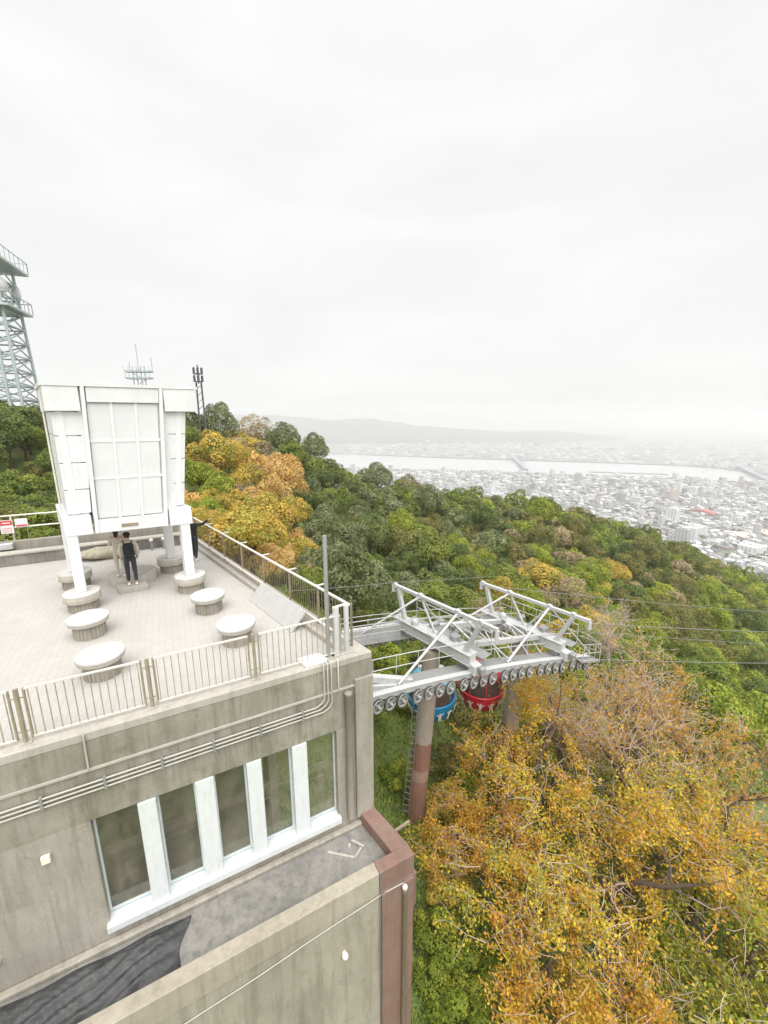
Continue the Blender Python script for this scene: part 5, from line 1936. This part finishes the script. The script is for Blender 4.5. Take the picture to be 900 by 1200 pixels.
# ------------------------------------------------------------------ trees
PAL = {
    'evergreen': [(.095, .13, .045), (.12, .155, .05), (.15, .18, .06)],
    'green': [(.14, .19, .045), (.18, .225, .052), (.23, .26, .06)],
    'bright': [(.20, .26, .04), (.25, .30, .045), (.30, .33, .055)],
    'olive': [(.18, .18, .06), (.23, .21, .075), (.15, .165, .06)],
    'greygreen': [(.15, .18, .085), (.19, .215, .105), (.22, .24, .13)],
    'ochre': [(.44, .34, .08), (.50, .36, .085), (.34, .31, .07)],
    'orange': [(.56, .38, .15), (.60, .42, .19), (.50, .33, .12)],
    'russet': [(.30, .24, .16), (.35, .28, .20), (.27, .23, .13)],
}


def crown_arrays(seed, pal, nl, nq, qs, fill=1.0):
    rng = np.random.default_rng(seed)
    d = unit(rng.normal(size=(nl * 3, 3)))
    d = d[d[:, 2] > -.35][:nl]
    nl = len(d)
    rad = rng.uniform(.35, .84, (nl, 1))
    cen = d * rad * np.array([1.0, 1.0, .78]) + np.array([0, 0, 1.18])
    cen[0] = (0, 0, 1.5)
    lr = rng.uniform(.17, .40, nl)
    pals = np.array(PAL[pal])
    lcol = pals[rng.integers(0, len(pals), nl)] * rng.uniform(.82, 1.2, (nl, 1))
    pick = rng.choice(nl, nq, p=lr ** 2 / (lr ** 2).sum())
    dv = rng.normal(size=(nq, 3))
    dv[:, 2] += .35
    dv = unit(dv + .5 * d[pick])
    rr = lr[pick] * rng.uniform(.84, 1.10, nq)
    P = cen[pick] + dv * rr[:, None]
    # drop quads buried deep in another lobe
    dist = np.linalg.norm(P[:, None] - cen[None], axis=2) / lr[None]
    keep = dist.min(1) > .62
    P, dv, pick = P[keep], dv[keep], pick[keep]
    n = unit(dv + .38 * rng.normal(size=dv.shape) + np.array([0, 0, .25]))
    x, y = axes_from_normals(n, rng)
    s = qs * rng.uniform(.6, 1.35, (len(P), 1))
    col = lcol[pick] * rng.uniform(.72, 1.3, (len(P), 1)) * np.array([1, 1, 1]) + rng.normal(0, .006, (len(P), 3))
    return P, x * s, y * s * .62, np.clip(col * np.array([1.2, 1.18, 1.05]), .004, .8)


def trunk_mesh(seed, mat='bark'):
    rng = np.random.default_rng(seed)
    mb = MB()
    top = Vector((rng.normal(0, .05), rng.normal(0, .05), 1.1))
    mb.tube([(0, 0, -.15), (rng.normal(0, .02), rng.normal(0, .02), .5), top], [.075, .055, .035], 7)
    for k in range(6):
        a = k * 1.05 + rng.uniform(-.2, .2)
        z0 = rng.uniform(.5, 1.0)
        e_ = Vector((math.cos(a) * .55, math.sin(a) * .55, z0 + rng.uniform(.25, .55)))
        mb.tube([(0, 0, z0), Vector((0, 0, z0)).lerp(e_, .5) + Vector((0, 0, .06)), e_], [.034, .022, .01], 5)
    return mb.mesh('trunk', mat)


CROWN, CROWN_LO = {}, {}
for si, sp in enumerate(PAL):
    CROWN[sp] = []
    for v_ in range(3):
        nq = {'orange': 5200, 'russet': 3200, 'ochre': 5600}.get(sp, 7200)
        CROWN[sp].append(quads_mesh('crown', *crown_arrays(100 + si * 10 + v_, sp, 38, nq, .043), 'leaf'))
    CROWN_LO[sp] = crown_arrays(500 + si, sp, 24, 1500, .075)
TRUNKS = [trunk_mesh(900 + k) for k in range(3)]
TRUNK_PALE = trunk_mesh(950, 'bark_pale')

rf = np.random.default_rng(77)


def species(px, py):
    """Which kind of tree grows where on the hill."""
    r_ = rf.random()
    if px < 95:
        return 'evergreen' if r_ < .5 else ('green' if r_ < .85 else 'olive')
    if px < 395 and py > 520 - .25 * (px - 220) and py < 668 and px < 300 + (py - 500) * .55:
        if py > 640:
            return 'greygreen' if r_ < .5 else ('green' if r_ < .8 else 'russet')
        if px > 290 and py > 560:
            return 'orange' if r_ < .5 else 'ochre'
        if px > 265 and py < 575:
            return 'russet' if r_ < .45 else ('ochre' if r_ < .8 else 'orange')
        return 'ochre' if r_ < .6 else ('orange' if r_ < .75 else 'bright')
    if px < 460:
        return 'evergreen' if r_ < .35 else ('greygreen' if r_ < .65 else ('green' if r_ < .9 else 'olive'))
    if 540 < px < 680 and 600 < py < 680 and r_ < .35:
        return 'olive' if r_ < .22 else 'russet'
    if 560 < px < 720 and py > 660:
        return 'bright' if r_ < .4 else ('green' if r_ < .7 else ('ochre' if r_ < .85 else 'russet'))
    if px > 640:
        return 'green' if r_ < .40 else ('bright' if r_ < .58 else ('evergreen' if r_ < .76 else ('olive' if r_ < .96 else 'russet')))
    return 'green' if r_ < .42 else ('evergreen' if r_ < .62 else ('bright' if r_ < .74 else ('olive' if r_ < .88 else 'greygreen')))


LOOK = {'evergreen': 'dark evergreen tree', 'green': 'mid-green broadleaf tree', 'bright': 'bright yellow-green tree',
        'olive': 'olive green tree', 'greygreen': 'grey-green tree', 'ochre': 'ochre yellow autumn tree',
        'orange': 'pale orange autumn tree', 'russet': 'thin brownish tree'}


def where(px, py):
    if px < 110:
        return 'behind the left end of the terrace'
    if px < 400 and py > 600:
        return 'just beyond the side railing'
    if px < 400 and py > 540:
        return 'on the slope right of the screen tower'
    if px < 400:
        return 'on the ridge right of the screen tower'
    if px < 580:
        if py < 600:
            return 'on the ridge line below the river'
        return 'above the first gallows frame' if py < 670 else 'close behind the first gallows frame'
    if px < 720:
        return 'on the ridge right of centre' if py < 630 else ('above the second gallows frame' if py < 685 else 'close behind the second gallows frame')
    return 'on the ridge at right below the city' if py < 665 else ('on the hillside at right' if py < 720 else 'on the hillside above the cherry trees')


ridge_px = np.array([q[0] for q in ridge]); ridge_t = np.array([q[2] for q in ridge])
cand = []
taken = []


def inside_building(x, y, m_=1.2):
    q = np.array([x, y]) - C2
    M_ = np.array([[U2[0], V2[0]], [U2[1], V2[1]]])
    k, j = np.linalg.solve(M_, q)
    return k < m_ and j > -3 and j < BACK + 2.6 and k > -17


grid = []
step = 1.7
for iy in np.arange(17, 235, step):
    for ix in np.arange(-95, 190, step):
        grid.append((ix + rf.uniform(-.9, .9), iy + rf.uniform(-.9, .9)))
grid = np.array(grid)
gzv = ground(grid[:, 0], grid[:, 1])
order = rf.permutation(len(grid))
cell = {}
for i in order:
    x, y = grid[i]
    z = gzv[i]
    px, py, t = depth_px((x, y, z + 4.5))
    if px < -60 or px > 965 or t > np.interp(px, ridge_px, ridge_t) + 14:
        continue
    if inside_building(x, y):
        continue
    if -4.5 < x < 21 and y < 26 + .10 * x:      # rope station clearing and cherry slope
        continue
    if -3 < x < 21 and px > 430 and py > 780:
        continue
    if t < 25 or (px > 700 and t < 30):
        continue
    Rr = np.interp(t, [20, 45, 100, 180], [2.2, 2.8, 3.2, 3.6]) * rf.choice([rf.uniform(.5, .75), rf.uniform(.7, 1.0), rf.uniform(1.0, 1.3)], p=[.35, .45, .2])
    key = (int(x // 5), int(y // 5))
    ok = True
    for a in (-1, 0, 1):
        for b2 in (-1, 0, 1):
            for (qx, qy, qr) in cell.get((key[0] + a, key[1] + b2), ()):
                if (qx - x) ** 2 + (qy - y) ** 2 < ((qr + Rr) * .56) ** 2:
                    ok = False
                    break
    if not ok:
        continue
    cell.setdefault(key, []).append((x, y, Rr))
    vis_ = 1.0 if 0 < px < 900 else .3
    cand.append((vis_ * Rr / t, x, y, z, Rr, px, py, t))
cand.sort(key=lambda c: -c[0])
single, mass = cand[:285], cand[285:]
for _, x, y, z, Rr, px, py, t in single:
    sp = species(px, py)
    lab = '%s %s' % (LOOK[sp], where(px, py))
    hgt = Rr * rf.uniform(.80, 1.28)
    e = empty('forest_tree', (x, y, z - .1), lab, 'tree', lab)
    NUMBER.append((e, lab, px))
    e.rotation_euler = (rf.normal(0, .04), rf.normal(0, .04), rf.uniform(0, 6.28))
    e.scale = (Rr * rf.uniform(.85, 1.15), Rr * rf.uniform(.85, 1.15), hgt)
    link('crown', CROWN[sp][rf.integers(0, 3)], e)
    link('trunk', TRUNK_PALE if sp == 'russet' else TRUNKS[rf.integers(0, 3)], e)
PX, XX, YY, CC = [], [], [], []
for _, x, y, z, Rr, px, py, t in mass:
    P, a, b2, c_ = CROWN_LO[species(px, py)]
    th = rf.uniform(0, 6.28)
    M_ = np.array([[math.cos(th), -math.sin(th), 0], [math.sin(th), math.cos(th), 0], [0, 0, 1]]) * Rr
    PX.append(P @ M_.T + np.array([x, y, z]))
    XX.append(a @ M_.T)
    YY.append(b2 @ M_.T)
    CC.append(c_ * rf.uniform(.85, 1.2))
if PX:
    o = link('distant_wood', quads_mesh('distant_wood', np.concatenate(PX), np.concatenate(XX), np.concatenate(YY), np.concatenate(CC), 'leaf'))
    tag(o, 'mass of small far tree crowns along the wooded ridge', 'wood', kind='stuff')
print('TREES', len(single), len(mass))

# ------------------------------------------------------------------ autumn cherry trees below the viewer
CH_PAL = {
    'ochre': np.array([(.70, .49, .055), (.62, .46, .06), (.68, .39, .055), (.44, .41, .075), (.60, .29, .055)]),
    'orange': np.array([(.66, .36, .06), (.60, .29, .06), (.64, .46, .06), (.50, .27, .06), (.48, .37, .06)]),
    'yellowgreen': np.array([(.60, .49, .065), (.46, .44, .07), (.70, .50, .06), (.36, .38, .07), (.64, .36, .06)]),
    'green': np.array([(.30, .35, .06), (.38, .38, .06), (.24, .29, .05), (.52, .42, .06)]),
}


def cherry_meshes(seed, H_, spread, pal, nleaf, lsize=.068, levels=5, spray=.085):
    rng = random.Random(seed)
    nrg = np.random.default_rng(seed)
    limb, twig = MB(), MB()
    tips = []

    def grow(p, d, L, r_, lev):
        nseg = 3 if lev < 3 else 2
        pts, rs = [p], [r_]
        for k in range(nseg):
            w = .16 + .07 * lev
            d = (d + Vector((rng.gauss(0, w), rng.gauss(0, w), rng.gauss(0.03, w * .7)))).normalized()
            p = p + d * (L / nseg)
            pts.append(p)
            rs.append(max(.0075, r_ * (1 - .42 * (k + 1) / nseg)))
        mb = limb if lev < 3 else twig
        mb.tube(pts, rs, (8, 7, 5, 4, 3, 3, 3)[lev], caps=False)
        if lev >= min(3, levels - 1):
            tips.append((pts, lev))
        if lev >= levels:
            return
        nch = (5, 4, 4, 3, 3, 3)[lev]
        for c_ in range(nch):
            f = 1.0 if c_ == 0 else rng.uniform(.35, 1.0)
            i = min(int(f * nseg), nseg - 1)
            q = pts[i].lerp(pts[i + 1], f * nseg - i) if f < 1 else pts[-1]
            a = rng.uniform(0, 6.283) if lev else c_ * 6.283 / nch + rng.uniform(-.4, .4)
            out = Vector((math.cos(a), math.sin(a), rng.uniform(-.05, .35) if lev else .55))
            nd = (d * (.75 if c_ == 0 else .45) + out * (.75 if lev else 1.0)).normalized()
            grow(q, nd, L * rng.uniform(.58, .78) * (1.15 if lev == 0 else 1), rs[min(i + 1, nseg)] * rng.uniform(.55, .8), lev + 1)

    grow(Vector((0, 0, -.3)), Vector((rng.gauss(0, .1), rng.gauss(0, .1), 1)).normalized(), H_ * .27, .17, 0)
    allp = np.array(limb.v + twig.v)
    rad = np.percentile(np.hypot(allp[:, 0], allp[:, 1]), 97)
    k_ = spread / rad
    kz = H_ / allp[:, 2].max()
    for mb in (limb, twig):
        mb.v = [(v_[0] * k_, v_[1] * k_, v_[2] * kz) for v_ in mb.v]
    seg = []
    for pts, lev in tips:
        for a, b2 in zip(pts[:-1], pts[1:]):
            seg.append((a.x * k_, a.y * k_, a.z * kz, b2.x * k_, b2.y * k_, b2.z * kz, 1.0 if lev >= levels - 1 else .4))
    seg = np.array(seg)
    wgt = seg[:, 6] * np.linalg.norm(seg[:, 3:6] - seg[:, :3], axis=1)
    # leaves come in uneven drifts: some twigs are bare, some full
    drift = np.sin(seg[:, 0] * 1.7 + seed) * np.sin(seg[:, 1] * 1.9 + 2 * seed) + nrg.normal(0, .5, len(seg))
    wgt = wgt * np.clip(.45 + .6 * drift, .04, 2)
    pick = nrg.choice(len(seg), nleaf, p=wgt / wgt.sum())
    f = nrg.random((nleaf, 1))
    P = seg[pick, :3] * (1 - f) + seg[pick, 3:6] * f + nrg.normal(0, spray, (nleaf, 3)) - np.array([0, 0, .05])
    n = unit(nrg.normal(size=(nleaf, 3)) + np.array([0, 0, .9]))
    x, y = axes_from_normals(n, nrg)
    x = unit(x - np.array([0, 0, .5]) * nrg.random((nleaf, 1)))
    y = unit(np.cross(n, x))
    s = lsize * nrg.uniform(.6, 1.25, (nleaf, 1))
    pals = CH_PAL[pal]
    tc = pals[nrg.integers(0, len(pals), len(seg))]
    col = np.where(nrg.random((nleaf, 1)) < .6, tc[pick], pals[nrg.integers(0, len(pals), nleaf)]) * nrg.uniform(.7, 1.35, (nleaf, 1)) * np.array([1.04, 1.05, .9])
    leaves = quads_mesh('foliage', P, x * s, y * s * .55, col, 'leaf_autumn') if nleaf > 0 else None
    return limb.mesh('branches', 'bark'), twig.mesh('twigs', 'bark_pale'), leaves


KIND = {
    'a': cherry_meshes(11, 9.0, 3.9, 'ochre', 11000, levels=4, spray=.15),
    'b': cherry_meshes(12, 9.2, 3.9, 'orange', 3000),
    'c': cherry_meshes(13, 8.6, 3.9, 'yellowgreen', 10500, levels=4, spray=.15),
    'd': cherry_meshes(14, 8.0, 3.6, 'orange', 13000, levels=4, spray=.15),
    'e': cherry_meshes(15, 8.4, 3.8, 'orange', 6000),
    'f': cherry_meshes(16, 7.0, 3.4, 'green', 10500, levels=4, spray=.15),
}
cherries = [('a', 7.4, 17.2, -6.6, 1.0, .3, 'leafy ochre cherry tree in front of the second gantry column'),
            ('b', 12.0, 18.0, -5.3, 1.05, 1.2, 'almost bare cherry tree with pale twigs right of the gantry'),
            ('e', 16.0, 17.4, -6.4, 1.0, 2.2, 'thinly leaved orange cherry tree near the right edge under the cables'),
            ('c', 13.6, 14.0, -7.6, 1.0, .8, 'yellow-green cherry tree at the right edge below the cables'),
            ('d', 4.4, 14.4, -10.6, .85, 4.0, 'low dense ochre cherry tree at the foot of the near column'),
            ('c', 5.6, 12.6, -9.0, .95, 2.9, 'yellow cherry tree in the middle of the slope right of the lower wall'),
            ('a', 9.4, 12.6, -8.2, 1.0, 5.1, 'broad ochre cherry tree with dark limbs at lower right'),
            ('f', 12.6, 10.4, -9.4, 1.0, 1.7, 'greenish cherry tree at the lower right edge'),
            ('d', 5.6, 9.4, -10.6, .9, .6, 'ochre cherry tree at the bottom right of the lower wall'),
            ('f', 9.0, 8.6, -10.4, 1.0, 3.6, 'dark greenish cherry tree in the bottom right corner'),
            ('e', 17.8, 13.2, -8.2, 1.0, .2, 'orange cherry tree cut by the right picture edge'),
            ('b', 9.8, 20.0, -6.8, .9, 3.0, 'sparse pinkish cherry tree behind the gantry end'),
            ('b', 15.0, 21.5, -6.6, 1.0, 4.6, 'bare twiggy cherry tree behind the cables at right')]
for kd, x, y, ztop, sc, rz, lab in cherries:
    br_, tw, lv = KIND[kd]
    g0 = gz(x, y)
    hh = {'a': 9.0, 'b': 9.2, 'c': 8.6, 'd': 8.0, 'e': 8.4, 'f': 7.0}[kd]
    e = empty('cherry_tree', (x, y, g0), lab, 'tree', 'autumn cherry trees below the terrace')
    e.rotation_euler = (0, 0, rz)
    e.scale = (sc, sc, (ztop - g0) / hh)
    link('trunk', br_, e)
    tag(link('twigs', tw, e), kind='stuff')
    link('crown', lv, e)
# the bare pale tree on the slope beyond the gantry
bt = cherry_meshes(31, 6.5, 2.6, 'orange', 60)
p = at(716, 762, 36)
for (px, py, t, sc, lab) in [(716, 762, 36, .95, 'bare white-limbed tree standing behind the right end of the gantry')]:
    p = at(px, py, t)
    e = empty('bare_tree', (p[0], p[1], p[2] - 1.5), lab, 'tree')
    e.scale = (sc, sc, sc * 1.05)
    me_ = bt[0].copy()
    me_.materials.clear()
    me_.materials.append(MATS['bark_pale'])
    link('trunk', me_, e)
    tag(link('twigs', bt[1], e), kind='stuff')

# ------------------------------------------------------------------ shrubs and grass on the slope
rsb = np.random.default_rng(41)
shrub_me = {}
for sp in ('bright', 'green', 'ochre', 'olive', 'greygreen'):
    P, a, b2, c_ = crown_arrays(700 + len(shrub_me), sp, 18, 4200, .048)
    P = P - np.array([0, 0, .55])
    shrub_me[sp] = quads_mesh('foliage', P, a, b2, c_, 'leaf')
shrubs = [(-0.4, 21.8, 1.25, 'bright', 'yellow-green shrub on the grass left of the near column'),
          (1.3, 22.6, 1.3, 'green', 'mid-green shrub behind the near column'),
          (-1.9, 23.5, 1.5, 'green', 'round green shrub behind the corner of the terrace'),
          (0.2, 24.6, 1.6, 'bright', 'large bright shrub under the far rope beam'),
          (2.9, 24.2, 1.7, 'green', 'large green shrub behind the blue gondola'),
          (5.0, 24.4, 1.6, 'olive', 'olive shrub behind the red gondola'),
          (3.4, 19.4, 1.3, 'olive', 'olive shrub below the blue gondola'),
          (2.2, 12.2, 1.1, 'bright', 'yellow-green shrub beside the lower wall, farther one'),
          (2.6, 10.2, 1.2, 'bright', 'yellow-green shrub beside the lower wall, nearer one'),
          (3.2, 8.4, 1.2, 'green', 'green shrub at the bottom edge beside the lower wall'),
          (7.4, 24.5, 1.7, 'green', 'green shrub behind the second gantry column'),
          (10.2, 25.6, 1.9, 'bright', 'bright shrub behind the right end of the gantry'),
          (13.5, 25.5, 2.0, 'green', 'green shrub on the slope behind the bare cherry trees'),
          (18.5, 25.0, 2.2, 'olive', 'olive shrub on the slope below the cables'),
          (23.0, 24.0, 2.3, 'green', 'broad green shrub at the right edge behind the cherry trees'),
          (1.9, 11.0, .9, 'bright', 'small bright yellow-green shrub against the lower wall'),
          (3.3, 11.4, 1.1, 'bright', 'yellow-green shrub between the lower wall and the cherry trees'),
          (1.7, 9.0, .9, 'bright', 'small yellow-green shrub near the drain pipe'),
          (2.3, 7.4, 1.1, 'green', 'green shrub at the very foot of the lower wall'),
          (4.2, 7.2, 1.2, 'bright', 'bright shrub at the bottom edge left of the cherry trees'),
          (2.5, 13.6, 1.1, 'ochre', 'ochre shrub at the foot of the near column'),
          (0.6, 17.6, 1.0, 'bright', 'small bright shrub left of the near column'),
          (-0.9, 19.6, 1.1, 'green', 'green shrub on the grass beside the corner of the building'),
          (2.9, 16.9, 1.2, 'ochre', 'yellowing shrub right of the near column'),
          (4.3, 18.2, 1.3, 'bright', 'bright shrub under the red gondola'),
          (7.0, 6.8, 1.3, 'green', 'low green shrub at the bottom edge under the cherry trees'),
          (11.5, 7.0, 1.4, 'olive', 'olive shrub in the bottom right corner')]
for k_, (kk, jj, r_, sp, lab) in enumerate([(-7.2, 2.6, 1.3, 'green', 'green shrub behind the back railing left of the pole'),
                                       (-6.3, 3.0, 1.2, 'bright', 'bright shrub behind the notices on the back railing'),
                                       (-5.4, 2.7, 1.1, 'green', 'green shrub behind the back railing right of the notices'),
                                       (-7.0, 4.4, 1.6, 'olive', 'olive shrub on the bank above the back railing'),
                                       (-5.2, 4.4, 1.5, 'green', 'large green shrub on the bank left of the screen tower'),
                                       (-4.2, 3.0, 1.1, 'olive', 'olive shrub behind the stone planter')]):
    q = T(kk, BACK + jj, 0)
    shrubs.append((q.x, q.y, r_, sp, lab))
for x, y, r_, sp, lab in shrubs:
    e = empty('shrub', (x, y, gz(x, y)), lab, 'shrub', 'shrubs on the slope')
    e.rotation_euler = (0, 0, rsb.uniform(0, 6.28))
    e.scale = (r_, r_ * rsb.uniform(.9, 1.1), r_ * rsb.uniform(.85, 1.1))
    link('foliage', shrub_me[sp], e)
    link('stem', TRUNKS[0], e, None, None, (.8, .8, .45))

N = 130000
gxp = rsb.uniform(-7, 22, N)
gyp = rsb.uniform(4, 27, N)
keep = ~((gxp < .9) & (gyp < 8.5)) & ~((gxp < -3.4 + (gyp - 8.61) * -.869) & (gyp > 8.5))
gxp, gyp = gxp[keep], gyp[keep]
gzp = hill_z(gxp, gyp)
n = len(gxp)
hgt = rsb.uniform(.12, .38, (n, 1)) * (1 + .5 * np.sin(gxp * 1.1)[:, None] * np.sin(gyp * .9)[:, None])
lean = rsb.normal(0, .35, (n, 3))
lean[:, 2] = 1
up_ = unit(lean) * hgt * .5
wd = unit(np.cross(up_, rsb.normal(size=(n, 3)))) * rsb.uniform(.018, .045, (n, 1))
gcol = 1.25 * np.array([(.22, .33, .08), (.27, .37, .09), (.33, .39, .09), (.17, .27, .07), (.38, .35, .10)])[rsb.integers(0, 5, n)] * rsb.uniform(.7, 1.25, (n, 1))
litter = (rsb.random(n) < np.clip((gxp - 2) / 6, 0, .45))
gcol[litter] = np.array([.36, .20, .04]) * rsb.uniform(.5, 1.2, (litter.sum(), 1))
o = link('grass', quads_mesh('grass', np.stack([gxp, gyp, gzp], -1) + up_ * .9, up_, wd, gcol, 'grass'))
tag(o, 'rough green grass and fallen leaves on the slope beside the building', 'grass', kind='stuff')

# things of one look and place are told apart by their order from the left
ORD = ['leftmost'] + [w_ + ' from left' for w_ in ('second third fourth fifth sixth seventh eighth ninth tenth eleventh twelfth thirteenth fourteenth fifteenth '
                      'sixteenth seventeenth eighteenth nineteenth twentieth').split()]
ORD += ['twenty-%s from left' % w_ for w_ in 'first second third fourth fifth sixth seventh eighth ninth'.split()] + ['%dth from left' % k for k in range(30, 60)]
sets = {}
for o, lb, px in NUMBER:
    sets.setdefault(lb, []).append((px, o))
for lb, lst in sets.items():
    lst.sort(key=lambda q: q[0])
    if len(lst) > 1:
        for k, (_, o) in enumerate(lst):
            o['label'] = '%s, %s' % (lb, ORD[k])
